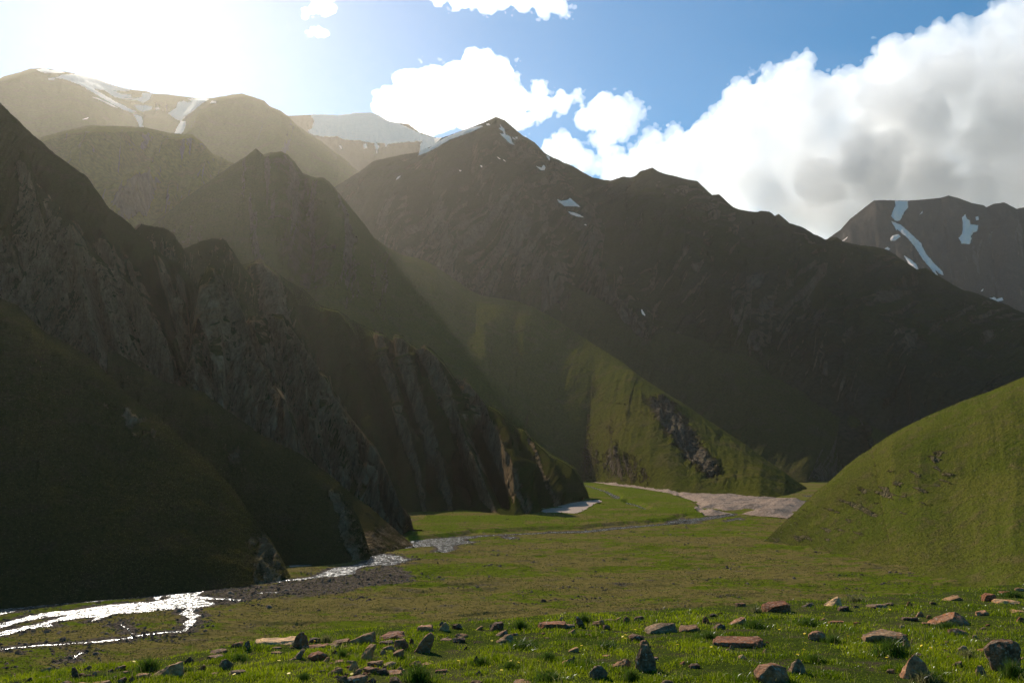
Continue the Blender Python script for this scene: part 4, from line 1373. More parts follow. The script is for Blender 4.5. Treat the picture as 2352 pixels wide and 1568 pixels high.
def grass_field():
    rs = np.random.default_rng(31)
    n = 330000
    X = rs.uniform(-260, 2620, n)
    lo = np.interp(X, [e[0] for e in EDGE], [e[1] for e in EDGE])
    Y = lo - 3 + (1700 - lo) * rs.uniform(0, 1, n) ** 1.05
    P = fg_at(X, Y)
    ext = rs.integers(0, n, 26000)
    P2 = P[ext] + np.stack([rs.normal(0, .5, 26000), rs.uniform(0, 2.2, 26000), np.zeros(26000)], -1)
    P2[:, 2] = fg_z(P2[:, 0], P2[:, 1])
    P = np.concatenate([P, P2])
    q = np.stack([P[:, 0], P[:, 1], 0 * P[:, 0]], -1)
    cl = fbm(q / .55, 3, 211)
    cl2 = fbm(q / 2.2, 3, 213)
    keep = rs.uniform(0, 1, len(P)) < np.clip(.70 + 1.6 * cl + .8 * cl2, .12, 1)
    P, cl, cl2 = P[keep], cl[keep], cl2[keep]
    n = len(P)
    hh = (.016 + .065 * np.clip(.25 + 1.3 * cl + .9 * cl2, 0, 1.3)) * rs.uniform(.5, 1.5, n)
    tall = rs.uniform(0, 1, n) < .012
    hh = np.where(tall, hh * 2 + .05, hh)
    ww = (.0035 + .00035 * P[:, 1]) * rs.uniform(.7, 1.4, n)
    ww = np.where(tall, ww * .6, ww)
    V, F = blades(P - np.array([0, 0, .006]), hh, ww, rs.uniform(.1, .9, n), rs)
    tint = np.clip(.6 + .5 * fbm(np.stack([P[:, 0], P[:, 1], 0 * P[:, 0]], -1) / 1.3, 3, 219) * 2 - .9 * cl + rs.normal(0, .2, n), 0, 1)
    straw = np.where(tall, rs.uniform(.3, 1, n), np.where(rs.uniform(0, 1, n) < .05, .8, 0))
    o = make_mesh('grass', V, F, M_grass, {'tint': np.repeat(tint, 5), 'straw': np.repeat(straw, 5)}, smooth=False)
    tag(o, 'short bright green turf covering the foreground terrace', 'grass', kind='stuff')


grass_field()

TUSS = []


def tussock_mesh(seed, n, straw, spread):
    rs = np.random.default_rng(seed)
    r = np.minimum(np.abs(rs.normal(0, .42, n)), .85)
    a = rs.uniform(0, 2 * math.pi, n)
    P = np.stack([np.cos(a) * r * spread, np.sin(a) * r * spread * .7, -.03 + 0 * r], -1)
    h = (1.05 - .5 * np.clip(r, 0, 1.2)) * rs.uniform(.45, 1.05, n)
    V, F = blades(P, h, rs.uniform(.02, .045, n), rs.uniform(.1, .75, n), rs, .35)
    tint = np.clip(rs.normal(.4, .3, n), 0, 1)
    st = np.where(rs.uniform(0, 1, n) < straw, rs.uniform(.5, 1, n), 0)
    o = make_mesh('grass_tussock', V, F, M_tuss, {'tint': np.repeat(tint, 5), 'straw': np.repeat(st, 5)}, smooth=False)
    return o


T_GREEN = [tussock_mesh(300 + i, 420, .05, 1.0) for i in range(3)]
T_LOW = [tussock_mesh(310 + i, 520, .03, 1.5) for i in range(3)]
T_STRAW = [tussock_mesh(320 + i, 260, .85, 1.1) for i in range(2)]
_used = set()


def tussock(frame, x0, y0, x1, y1, kind, label):
    (X0, Y0), (X1, Y1) = frame([(x0, y0), (x1, y1)])
    P = fg_at((X0 + X1) / 2, Y1 - .12 * (Y1 - Y0))
    src = {'g': T_GREEN, 'l': T_LOW, 's': T_STRAW}[kind]
    s = src[len(TUSS) % len(src)]
    if s.name in _used:
        o = s.copy(); COL.objects.link(o)
    else:
        o = s; _used.add(s.name)
    k = P[1] / FD
    w_, h_ = (X1 - X0) * k, (Y1 - Y0) * k
    o.location = P
    o.scale = (w_ / (1.9 if kind == 'l' else 1.5), w_ / 1.6, h_ * (1.0 if kind != 'l' else .95))
    o.rotation_euler = (0, 0, random.uniform(-.6, .6))
    tag(o, label, 'grass tussock', 'tussocks among the foreground rocks')
    TUSS.append(o)


for a in (
    (L1, 880, 1385, 1090, 1500, 'g', 'bushy green tussock left of the long tan slab at lower left'),
    (L1, 1510, 1362, 1650, 1425, 'l', 'low green clump right of the blocky dark grey stone, lower left'),
    (L1, 1190, 1460, 1270, 1495, 'l', 'small round clump right of the long tan slab'),
    (L1, 2210, 1335, 2308, 1410, 'g', 'tussock between the red brown rock and the upright tan slab'),
    (L1, 2095, 1235, 2205, 1300, 's', 'pale straw tuft behind the flat red slab beside the cream slab'),
    (L1, 1960, 1490, 2050, 1540, 'l', 'low clump at the bottom, left of the brown red rock'),
    (L1, 1440, 1320, 1500, 1360, 'g', 'small tussock just left of the reddish brown block near the cream slab'),
    (L2, 1140, 1140, 1265, 1220, 'g', 'tussock right of the dark brown cube on the terrace rim'),
    (L2, 1100, 1275, 1340, 1345, 'l', 'wide dark low tussock in the middle of the lawn'),
    (L2, 1565, 1100, 1690, 1190, 'g', 'tall tussock beside the leaning dark stone on the rim'),
    (L2, 1330, 1350, 1445, 1420, 'l', 'round dark clump above the tan stone in the middle lawn'),
    (L2, 1690, 1280, 1860, 1350, 'l', 'spreading clump left of the tall dark upright boulder, higher up the slope'),
    (L2, 900, 1385, 1010, 1450, 'l', 'dark clump around the small upright stone left of centre'),
    (L2, 400, 1440, 640, 1568, 'g', 'big fresh tussock at the bottom edge left of centre'),
    (L2, 0, 1340, 80, 1400, 'g', 'tussock left of the upright pale tan slab'),
    (L2, 1080, 1410, 1200, 1480, 'l', 'low clump left of the tan stone in the middle lawn'),
    (L2, 1270, 1480, 1520, 1568, 'l', 'large clump at the bottom edge left of the dark grey stone'),
    (L2, 1600, 1400, 1700, 1460, 'g', 'small tussock behind the dark grey stone at bottom centre'),
    (L2, 1870, 1460, 2010, 1568, 'g', 'leafy tussock at the foot of the tall dark upright boulder'),
    (L3, 440, 1140, 620, 1215, 'l', 'dark clump behind the big lichen topped boulder on the right'),
    (L3, 800, 1130, 970, 1200, 'l', 'clump between the pale striped stone and the pinkish stone, right side'),
    (L3, 990, 1240, 1110, 1310, 'l', 'dark clump in the shade of the pinkish stone'),
    (L3, 1290, 1265, 1570, 1400, 'g', 'large leafy tussock in front of the long dark orange spotted boulder'),
    (L3, 1730, 1150, 1880, 1215, 'l', 'clump under the large red lichen boulder at right'),
    (L3, 160, 1215, 300, 1280, 'l', 'clump left of the big lichen topped boulder'),
    (L3, 860, 1370, 1000, 1430, 'l', 'grey green clump in front of the pinkish stone, lower right'),
    (L3, 1120, 985, 1290, 1035, 's', 'straw coloured tuft beside the pale striped stone on the rim'),
    (L3, 480, 1050, 600, 1110, 's', 'dry tuft left of the big red brown block on the rim'),
    (L3, 560, 1495, 760, 1568, 'g', 'tussock growing in front of the big red grey boulder at the bottom'),
    (L3, 1560, 1480, 1760, 1568, 's', 'straw tuft in front of the red tan boulder at the bottom right'),
    (L3, 2150, 1400, 2308, 1568, 'g', 'tall grass clump at the bottom right corner'),
    (L3, 1860, 1330, 2010, 1420, 's', 'grey straw tuft left of the big dark boulder at the right edge'),
    (L3, 2150, 955, 2308, 1005, 'g', 'green clump between the red block and the pale pink flat stone, far right'),
):
    tussock(*a)

# ------------------------------------------------------------------ dry stalks and flowers


def stalk(frame, pts, label, head=0.0):
    P = frame(pts)
    base = fg_at(P[0][0], P[0][1])
    d = base[1]
    C = np.array([at(x, y, d - .02 * i) for i, (x, y) in enumerate(P)])
    C[0] = base - np.array([0, 0, .01])
    C = resample(C, 14)
    r = np.linspace(.0035, .0018, 14)
    if head:
        r[-3:] = head
    ring = [(math.cos(k * math.pi / 2.5), math.sin(k * math.pi / 2.5)) for k in range(5)]
    V = np.array([[c[0] + rr * q[0], c[1] + rr * q[1] * .7, c[2] + rr * q[1] * .7] for c, rr in zip(C, r) for q in ring])
    F = np.array([(i * 5 + k, i * 5 + (k + 1) % 5, i * 5 + 5 + (k + 1) % 5, i * 5 + 5 + k) for i in range(13) for k in range(5)])
    n = len(V)
    o = make_mesh('dry_stalk', V, F, M_grass, {'tint': np.full(n, .5), 'straw': np.ones(n)})
    tag(o, label, 'dry stalk', 'dry stalks standing above the grass')


stalk(L3, [(545, 1566), (525, 1500), (490, 1430), (460, 1390), (442, 1385)], 'long curved dry stalk with a nodding head left of the big red grey boulder', .009)
stalk(L3, [(1455, 1566), (1450, 1480), (1430, 1410), (1410, 1385)], 'dark dry stalk rising in front of the red tan boulder', .012)
stalk(L3, [(1545, 1420), (1555, 1350), (1570, 1275)], 'pale feathery stalk beside the long dark orange spotted boulder', .010)
stalk(L2, [(1925, 1560), (1915, 1500), (1890, 1440), (1868, 1405)], 'thin bent stalk left of the tall dark upright boulder', .006)
stalk(L3, [(890, 1330), (888, 1300), (893, 1270)], 'single short stalk left of the pinkish stone', .005)
stalk(L3, [(100, 1110), (108, 1075), (98, 1045), (88, 1040)], 'curled stalk on the rim left of the big red brown block', .005)
stalk(L2, [(1605, 1120), (1640, 1110), (1680, 1060)], 'slanting stalk above the tussock on the rim', .005)


def flower_mesh():
    bm = bmesh.new()
    bmesh.ops.create_cone(bm, segments=8, radius1=.006, radius2=.019, depth=.012, cap_ends=True, matrix=Matrix.Translation((0, 0, .075)))
    nf = len(bm.faces)
    bmesh.ops.create_cone(bm, segments=4, radius1=.002, radius2=.002, depth=.08, matrix=Matrix.Translation((0, 0, .035)))
    bm.faces.ensure_lookup_table()
    for i, f in enumerate(bm.faces):
        f.material_index = 0 if i < nf else 1
    me = bpy.data.meshes.new('wildflower')
    bm.to_mesh(me)
    t = NT('yellow_petals')
    t.principled((.75, .50, .01), .6)
    me.materials.append(t.m)
    me.materials.append(M_grass)
    for an, v in (('tint', .5), ('straw', 0.0)):
        a_ = me.attributes.new(an, 'FLOAT', 'POINT')
        a_.data.foreach_set('value', [v] * len(me.vertices))
    return me


fm = flower_mesh()
for frame, pts in ((L2, [(1895, 1268), (1890, 1285), (1898, 1262), (1830, 1250), (1965, 1225), (1150, 1440), (1180, 1450), (1395, 1360), (1620, 1335), (1705, 1395), (2245, 1330), (2150, 1290), (2290, 1240), (1020, 1295), (790, 1440), (1020, 1480), (230, 1470), (100, 1525), (1310, 1440), (1080, 1500)]),
                   (L3, [(90, 1385), (845, 1360), (870, 1250), (810, 1395), (855, 1310), (1145, 1270), (1410, 1420), (1000, 1110), (250, 1340), (700, 1225), (1430, 1085), (1690, 1345), (1650, 1330), (560, 1240)]),
                   (L1, [(872, 1442), (1910, 1525), (2060, 1300), (1840, 1440), (1560, 1530)])):
    for x, y in frame(pts):
        o = bpy.data.objects.new('wildflower', fm)
        COL.objects.link(o)
        o.location = fg_at(x, y + 8)
        o.rotation_euler = (random.uniform(-.4, .4), random.uniform(-.4, .4), random.uniform(0, 6))
        tag(o, 'tiny yellow wildflower scattered in the foreground grass', 'flower', 'yellow flowers in the foreground grass')
# ------------------------------------------------------------------ rocks on the terrace
def mat_rock():
    t = NT('lichen_rock')
    p = t.n('ShaderNodeNewGeometry').outputs['Position']
    oi = t.n('ShaderNodeObjectInfo')
    a = t.noise(p, 26, 6, .68)
    b = t.noise(p, 6, 5, .6, .4)
    lay = t.noise(t.scale(p, (2, 2, 22)), 1.6, 4, .6, .8)
    c = oi.outputs['Color']
    dk = t.n('ShaderNodeMix', data_type='RGBA', blend_type='MULTIPLY')
    dk.inputs[0].default_value = 1
    t.link(c, dk.inputs[6])
    dk.inputs[7].default_value = (.48, .45, .43, 1)
    lt = t.n('ShaderNodeMix', data_type='RGBA', blend_type='MULTIPLY')
    lt.inputs[0].default_value = 1
    t.link(c, lt.inputs[6])
    lt.inputs[7].default_value = (1.35, 1.25, 1.15, 1)
    col = t.mix(t.mapr(b, .35, .65), dk.outputs[2], lt.outputs[2])
    col = t.mix(t.mapr(lay, .52, .62, 0, .55), col, dk.outputs[2])
    col = t.mix(t.mapr(a, .5, .66, 0, .55), col, (.34, .27, .19))
    col = t.mix(t.mapr(a, .34, .46, .6, 0), col, (.035, .026, .018))
    lich = t.math('MULTIPLY', t.mapr(t.noise(p, 9, 6, .72), .53, .60), oi.outputs['Alpha'])
    col = t.mix(lich, col, (.36, .105, .018))
    pale = t.math('MULTIPLY', t.mapr(t.noise(p, 13, 5, .7), .62, .67), .6)
    col = t.mix(pale, col, (.34, .33, .28))
    n = t.bump(a, .6, .02)
    n = t.bump(b, .6, .05, n)
    n = t.bump(lay, .35, .03, n)
    t.principled(col, .9, n, .12)
    return t.m


M_rock = mat_rock()
TONE = dict(red=(.20, .088, .046), brown=(.175, .105, .060), tan=(.31, .20, .105), pink=(.30, .175, .110), grey=(.20, .15, .10), dark=(.09, .056, .038), pale=(.54, .40, .24), dgrey=(.125, .090, .062))


def rock_mesh(style, w, dp, h, rs):
    bm = bmesh.new()
    n = 26
    pts = []
    for _ in range(n):
        q = rs.normal(size=3)
        q /= np.abs(q).max() * .55 + np.linalg.norm(q) * .45
        q = q * rs.uniform(.82, 1.0)
        pts.append(q)
    P = np.array(pts)
    P = np.concatenate([P, [[-.9, -.6, -1], [.9, -.6, -1], [.8, .7, -1], [-.8, .7, -1]]])
    zt = (P[:, 2] + 1) / 2
    if style == 'wedge':          # high on the right, long ramp facing left
        P[:, 2] = -1 + zt * 2 * (.30 + .70 * np.clip((P[:, 0] + 1) / 1.7, 0, 1))
    elif style == 'ridge':        # high on the left, falling to the right
        P[:, 2] = -1 + zt * 2 * (.35 + .65 * np.clip((1 - P[:, 0]) / 1.7, 0, 1))
    elif style == 'upright':
        P[:, :2] *= (1 - .55 * zt ** 1.6)[:, None]
    elif style == 'peak':
        P[:, :2] *= (1 - .72 * zt)[:, None]
        P[:, 0] += .15 * zt
    elif style == 'lean':
        P[:, :2] *= (1 - .35 * zt)[:, None]
        P[:, 0] = P[:, 0] * .65 + (zt - .5) * .75
    elif style == 'leanleft':
        P[:, :2] *= (1 - .5 * zt)[:, None]
        P[:, 0] = P[:, 0] * .62 - (zt - .5) * .8
    elif style == 'slab':
        P[:, 2] = np.where(P[:, 2] > 0, .55 + .45 * (P[:, 2] > .4) * rs.uniform(.8, 1, len(P)) + .22 * P[:, 0], P[:, 2])
    elif style == 'flat':
        P[:, 2] = np.sign(P[:, 2]) * np.abs(P[:, 2]) ** .4 + .18 * P[:, 0]
        P[:, 0] += .12 * P[:, 1]
    elif style == 'round':
        P = P / (np.linalg.norm(P, axis=1, keepdims=True) ** .75)
    P = P * np.array([w / 2, dp / 2, h / 2])
    P[:, 2] -= P[:, 2].min()
    for q in P:
        bm.verts.new(q)
    res = bmesh.ops.convex_hull(bm, input=bm.verts)
    bmesh.ops.delete(bm, geom=list({e for e in res['geom_interior'] + res['geom_unused'] if isinstance(e, bmesh.types.BMVert)}), context='VERTS')
    bmesh.ops.dissolve_limit(bm, angle_limit=math.radians(14), verts=bm.verts, edges=bm.edges)
    s = (w * dp * h) ** (1 / 3)
    try:
        bmesh.ops.bevel(bm, geom=list(bm.edges), offset=s * (.02 if style != 'round' else .10), segments=2, affect='EDGES', profile=.6, clamp_overlap=True)
    except Exception:
        pass
    bmesh.ops.triangulate(bm, faces=bm.faces)
    for _ in range(3):
        long_e = [e for e in bm.edges if e.calc_length() > s * .12]
        if not long_e:
            break
        bmesh.ops.subdivide_edges(bm, edges=long_e, cuts=1, use_grid_fill=False)
        bmesh.ops.triangulate(bm, faces=[f for f in bm.faces if len(f.verts) > 3])
    bm.normal_update()
    off = Vector(rs.uniform(-50, 50, 3))
    mv = []
    for v in bm.verts:
        q = (v.co + off)
        d = mnoise.fractal(q * (2.2 / s), .7, 2.1, 4) * .045 + abs(mnoise.noise(q * (7 / s))) * -.035
        mv.append(v.normal * d * s)
    for v, m in zip(bm.verts, mv):
        v.co += m
    me = bpy.data.meshes.new('rock')
    bm.to_mesh(me)
    bm.free()
    me.polygons.foreach_set('use_smooth', np.ones(len(me.polygons), bool))
    me.set_sharp_from_angle(angle=math.radians(32))
    me.materials.append(M_rock)
    return me


ROCKS = []


def rock(frame, x0, y0, x1, y1, style, tone, lichen, label, grp=None):
    i = len(ROCKS)
    rs = np.random.default_rng(500 + i)
    (X0, Y0), (X1, Y1) = frame([(x0, y0), (x1, y1)])
    P = fg_at((X0 + X1) / 2, Y1)
    k = P[1] / FD
    w_, hp = (X1 - X0) * k, (Y1 - Y0) * k
    flat = style in ('flat', 'slab')
    dp = min(w_ * (.9 if flat else .75), 1.6 * w_)
    if style in ('upright', 'peak', 'lean', 'leanleft'):
        dp = w_ * .7
    h = max(hp - (.22 * dp if flat else .10 * dp), .42 * hp)
    h = h * 1.22
    me = rock_mesh(style, w_ * 1.06, dp, h, rs)
    o = bpy.data.objects.new('rock', me)
    COL.objects.link(o)
    cx, cy_ = P[0], P[1] + dp * .42
    o.location = (cx, cy_, float(fg_z(cx, cy_)) - h * .12 - .01)
    o.rotation_euler = (rs.uniform(-.06, .06), rs.uniform(-.06, .06), rs.uniform(-.25, .25))
    c = np.array(TONE[tone]) * rs.uniform(1.0, 1.35) * np.array([1.0, .82, .64])
    o.color = (c[0], c[1], c[2], lichen)
    tag(o, label, 'rock', grp or 'rocks strewn over the foreground terrace')
    ROCKS.append(o)


for r in (
    (L1, 200, 1435, 310, 1510, 'wedge', 'tan', .1, 'tan sloping slab furthest up at the bottom left corner'),
    (L1, 440, 1458, 525, 1545, 'leanleft', 'dark', 0, 'dark horn shaped stone leaning left, lower left corner'),
    (L1, 540, 1438, 592, 1482, 'wedge', 'brown', .1, 'small brown stone above and right of the dark horn shaped stone'),
    (L1, 738, 1433, 818, 1482, 'wedge', 'pink', .1, 'pinkish wedge stone left of the bushy tussock, lower left'),
    (L1, 970, 1422, 1182, 1528, 'wedge', 'tan', .15, 'long tan slab tilted up to the right beside the bushy tussock'),
    (L1, 880, 1492, 975, 1545, 'flat', 'pink', .1, 'flat rounded pinkish stone touching the left end of the long tan slab'),
    (L1, 828, 1515, 890, 1565, 'peak', 'brown', .1, 'brown pointed stone at the bottom edge left of the long tan slab'),
    (L1, 1195, 1392, 1275, 1440, 'peak', 'dark', .1, 'small dark pointed stone right above the long tan slab'),
    (L1, 1300, 1428, 1352, 1480, 'wedge', 'brown', .1, 'narrow brown wedge left of the blocky dark grey stone'),
    (L1, 1362, 1368, 1472, 1410, 'flat', 'brown', .15, 'flat brown stone above the blocky dark grey stone'),
    (L1, 1422, 1402, 1532, 1480, 'upright', 'dgrey', 0, 'blocky dark grey stone standing alone in the grass at lower left'),
    (L1, 1513, 1288, 1592, 1336, 'slab', 'red', .1, 'reddish brown block left of the small grey upright stone'),
    (L1, 1588, 1280, 1652, 1352, 'peak', 'dgrey', 0, 'small grey upright stone at the left end of the cream slab'),
    (L1, 1652, 1232, 1952, 1312, 'slab', 'pale', 0, 'large smooth cream slab, the palest stone on the terrace'),
    (L1, 1922, 1234, 2035, 1332, 'upright', 'red', .3, 'dark reddish boulder at the right end of the cream slab'),
    (L1, 2030, 1256, 2104, 1298, 'slab', 'dark', .1, 'dark block squeezed behind the flat red slab near the cream slab'),
    (L1, 1985, 1290, 2150, 1338, 'flat', 'red', .3, 'flat layered red slab lying against the dark reddish boulder'),
    (L1, 1925, 1335, 2012, 1408, 'lean', 'grey', 0, 'grey tilted slab below the flat layered red slab'),
    (L1, 2022, 1355, 2152, 1418, 'round', 'red', .35, 'rounded rusty rock below the flat layered red slab'),
    (L1, 2118, 1388, 2184, 1432, 'lean', 'pink', .1, 'pinkish stone at the lower right of the rounded rusty rock'),
    (L1, 2192, 1408, 2262, 1446, 'flat', 'pink', 0, 'pale oval stone right of the pinkish stone, left of centre'),
    (L1, 2155, 1452, 2255, 1516, 'wedge', 'brown', .1, 'brown three sided rock below the pale oval stone'),
    (L1, 2222, 1512, 2290, 1566, 'round', 'brown', .1, 'brown rounded rock at the bottom edge below the three sided rock'),
    (L1, 1375, 1330, 1482, 1370, 'flat', 'brown', .1, 'flat brown slab left of the reddish brown block'),
    (L1, 1780, 1348, 1852, 1372, 'flat', 'brown', .1, 'thin flat stone in the grass under the cream slab'),
    (L1, 1790, 1318, 1848, 1338, 'flat', 'brown', 0, 'sliver of brown stone between the cream slab and a thin flat stone'),
    (L1, 1500, 1468, 1605, 1512, 'flat', 'dark', .1, 'dark flat rock at lower right of the blocky dark grey stone'),
    (L1, 1372, 1488, 1430, 1512, 'flat', 'brown', .1, 'small brown flat stone below the blocky dark grey stone'),
    (L1, 140, 1520, 200, 1568, 'wedge', 'dark', .1, 'dark wedge at the very bottom left'),
    (L1, 238, 1508, 312, 1546, 'flat', 'brown', .1, 'brown flat rock below the tan sloping slab in the bottom left corner'),
    (L1, 325, 1497, 395, 1530, 'wedge', 'pink', .1, 'pinkish stone just left of the dark horn shaped stone'),
    (L1, 365, 1505, 440, 1530, 'flat', 'dark', 0, 'dark flat stone at the foot of the dark horn shaped stone'),
    (L1, 540, 1502, 602, 1540, 'round', 'brown', .2, 'round brown stone right of the dark horn shaped stone'),
    (L1, 592, 1488, 638, 1526, 'upright', 'pink', .1, 'small pinkish upright stone beside the round brown stone'),
    (L1, 690, 1460, 740, 1492, 'wedge', 'dark', .1, 'dark wedge touching the pinkish wedge stone'),
    (L1, 480, 1552, 580, 1600, 'round', 'tan', .1, 'tan rock cut by the bottom edge below the horn shaped stone'),
    (L1, 340, 1528, 410, 1562, 'round', 'dgrey', .1, 'round grey stone at the bottom, left of the tan rock cut by the edge'),
    (L1, 365, 1545, 460, 1590, 'round', 'brown', .1, 'broad brown rock cut by the bottom edge, lower left'),
    (L1, 590, 1540, 700, 1580, 'flat', 'tan', 0, 'flat tan rock at the bottom edge right of the round brown stone'),
    (L1, 655, 1510, 760, 1550, 'wedge', 'dark', 0, 'dark rock in the grass left of the brown pointed stone'),
    (L1, 740, 1520, 820, 1566, 'wedge', 'brown', .1, 'brown wedge between the dark rock and the brown pointed stone'),
    (L1, 60, 1555, 120, 1590, 'round', 'tan', 0, 'tan stone cut by the edge in the bottom left corner'),
    (L1, 60, 1505, 100, 1530, 'round', 'brown', 0, 'small brown stone in the bottom left corner'),
    (L1, 345, 1438, 375, 1455, 'round', 'brown', .1, 'small round stone above the dark horn shaped stone'),
    (L2, 60, 1220, 238, 1312, 'wedge', 'tan', .2, 'long tan brown ramp shaped rock left of the flat dark red slab'),
    (L2, -60, 1262, 80, 1310, 'wedge', 'brown', .1, 'thin brown slab running into the long tan brown ramp'),
    (L2, -90, 1295, 10, 1330, 'flat', 'brown', .1, 'low brown slab left of the long tan brown ramp'),
    (L2, 265, 1212, 448, 1276, 'slab', 'red', .2, 'flat dark red slab on the rim above the pile of brown rocks'),
    (L2, 518, 1172, 636, 1232, 'slab', 'pink', .2, 'pink topped block on the rim right of the flat dark red slab'),
    (L2, 655, 1162, 742, 1224, 'peak', 'tan', .2, 'tan triangular stone on the rim'),
    (L2, 660, 1154, 712, 1190, 'peak', 'dgrey', 0, 'grey point peeking out behind the tan triangular stone'),
    (L2, 752, 1170, 822, 1210, 'round', 'dark', .1, 'dark rounded stone right of the tan triangular stone'),
    (L2, 905, 1184, 972, 1216, 'lean', 'tan', 0, 'thin pale splinter of stone lying left of the dark brown cube'),
    (L2, 1004, 1157, 1092, 1222, 'slab', 'dark', .1, 'dark brown cube shaped rock on the rim'),
    (L2, 1028, 1212, 1125, 1258, 'wedge', 'brown', .25, 'lichen stained brown rock just below the dark brown cube'),
    (L2, 1042, 1234, 1162, 1302, 'wedge', 'tan', .15, 'tan topped wedge in front of the lichen stained brown rock'),
    (L2, 1318, 1134, 1512, 1208, 'slab', 'red', .8, 'large flat slab covered in red orange lichen on the rim'),
    (L2, 1470, 1164, 1562, 1204, 'flat', 'grey', .2, 'flat grey slab against the red orange lichen slab'),
    (L2, 1550, 1128, 1642, 1202, 'leanleft', 'dark', .1, 'dark stone leaning left out of the tall rim tussock'),
    (L2, 1450, 1124, 1502, 1156, 'peak', 'pink', .1, 'small pink stone peeking over the flat grey slab'),
    (L2, 1655, 1140, 1765, 1198, 'wedge', 'brown', .4, 'rusty wedge right of the tall rim tussock'),
    (L2, 1748, 1178, 1802, 1214, 'round', 'brown', .2, 'small brown stone below the rusty wedge'),
    (L2, 1760, 1132, 1830, 1158, 'flat', 'dgrey', 0, 'low grey stones edge right behind the rusty wedge'),
    (L2, 1820, 1128, 1870, 1160, 'wedge', 'tan', 0, 'small tan wedge left of the brown block on the rim'),
    (L2, 1884, 1122, 1938, 1174, 'upright', 'brown', .3, 'upright brown block on the rim with a bright left side'),
    (L2, 1958, 1118, 2022, 1162, 'slab', 'dark', .2, 'dark block on the rim left of the large pale boulder'),
    (L2, 2033, 1138, 2258, 1240, 'wedge', 'grey', .1, 'large pale grey boulder with a flat speckled top and dark right end'),
    (L2, 1928, 1228, 2052, 1294, 'slab', 'dark', .2, 'dark reddish block below the large pale grey boulder'),
    (L2, 1965, 1316, 2120, 1490, 'upright', 'dgrey', .12, 'tall dark upright boulder like a tombstone'),
    (L2, 1808, 1398, 1942, 1468, 'wedge', 'brown', .15, 'brown rock left of the tall dark upright boulder'),
    (L2, 1668, 1443, 1785, 1540, 'round', 'dgrey', 0, 'dark grey hunched rock at the bottom, left of the tall upright boulder'),
    (L2, 1463, 1393, 1562, 1446, 'wedge', 'tan', .05, 'tan flat topped stone in the middle lawn'),
    (L2, 1520, 1320, 1592, 1362, 'wedge', 'tan', 0, 'thin tan sliver in the middle lawn'),
    (L2, 1513, 1203, 1582, 1242, 'wedge', 'brown', .1, 'brown stone below the flat grey slab on the rim'),
    (L2, 483, 1230, 668, 1368, 'lean', 'brown', .2, 'big brown angular boulder, tallest of the left rock pile'),
    (L2, 368, 1266, 462, 1342, 'slab', 'brown', .2, 'brown square block left of the big angular boulder'),
    (L2, 270, 1274, 362, 1312, 'flat', 'dark', .3, 'dark red flat block left of the brown square block'),
    (L2, 283, 1298, 378, 1348, 'wedge', 'pink', .1, 'pinkish wedge below the dark red flat block'),
    (L2, 264, 1340, 324, 1382, 'peak', 'grey', .05, 'small grey stone right of the upright pale tan slab'),
    (L2, 133, 1305, 262, 1420, 'lean', 'tan', 0, 'tall pale tan slab leaning right in the left rock pile'),
    (L2, 210, 1300, 240, 1318, 'round', 'dark', 0, 'dark stone behind the top of the tall pale tan slab'),
    (L2, 468, 1270, 506, 1312, 'upright', 'brown', .2, 'small brown stone between the square block and the big angular boulder'),
    (L2, 673, 1260, 752, 1286, 'flat', 'brown', .1, 'low brown stone right of the big angular boulder'),
    (L2, 775, 1232, 860, 1268, 'round', 'brown', .15, 'brown stone, upper of two right of the big angular boulder'),
    (L2, 748, 1262, 848, 1302, 'round', 'dark', .15, 'dark brown stone, lower of two right of the big angular boulder'),
    (L2, 362, 1342, 432, 1405, 'slab', 'brown', .2, 'brown stone with grass before it under the brown square block'),
    (L2, 472, 1405, 545, 1455, 'wedge', 'pink', .2, 'rusty pink stone under the big angular boulder'),
    (L2, 535, 1420, 625, 1448, 'wedge', 'tan', 0, 'long thin pale splinter right of the rusty pink stone'),
    (L2, 53, 1418, 148, 1492, 'peak', 'tan', .05, 'pale tan triangular slab in the lower rock pile'),
    (L2, 195, 1408, 290, 1456, 'flat', 'brown', .2, 'brown slab at the top of the lower rock pile'),
    (L2, 270, 1415, 385, 1462, 'wedge', 'grey', .15, 'dark grey slab right end of the lower rock pile'),
    (L2, 160, 1450, 262, 1500, 'flat', 'pink', .5, 'orange stained flat stone in the middle of the lower rock pile'),
    (L2, 245, 1460, 345, 1510, 'round', 'dark', .2, 'dark stone below the dark grey slab in the lower rock pile'),
    (L2, 85, 1466, 172, 1524, 'lean', 'brown', .1, 'brown tilted stone below the pale tan triangular slab'),
    (L2, 40, 1510, 180, 1575, 'flat', 'brown', .1, 'broad brown rock at the bottom of the lower rock pile'),
    (L2, 0, 1515, 45, 1560, 'round', 'tan', .05, 'round tan stone left of the broad brown bottom rock'),
    (L2, 290, 1468, 418, 1508, 'flat', 'pink', .1, 'flat pinkish stone right of the orange stained flat stone'),
    (L2, 175, 1525, 250, 1566, 'wedge', 'dark', .1, 'dark stone at the bottom right of the broad brown rock'),
    (L2, 888, 1383, 938, 1446, 'peak', 'dark', .1, 'small dark upright stone left of the middle lawn'),
    (L2, 735, 1422, 800, 1445, 'flat', 'red', .2, 'low reddish stone left of the small dark upright stone'),
    (L2, 898, 1478, 958, 1516, 'peak', 'brown', .1, 'small brown pointed stone near the bottom centre'),
    (L2, 862, 1542, 955, 1580, 'round', 'brown', .1, 'brown rock cut by the bottom edge below the small pointed stone'),
    (L2, 1160, 1533, 1285, 1580, 'flat', 'tan', .1, 'flat tan rock cut by the bottom edge at the centre'),
    (L2, 338, 1522, 428, 1575, 'round', 'brown', .15, 'brown rock cut by the bottom edge left of the fresh tussock'),
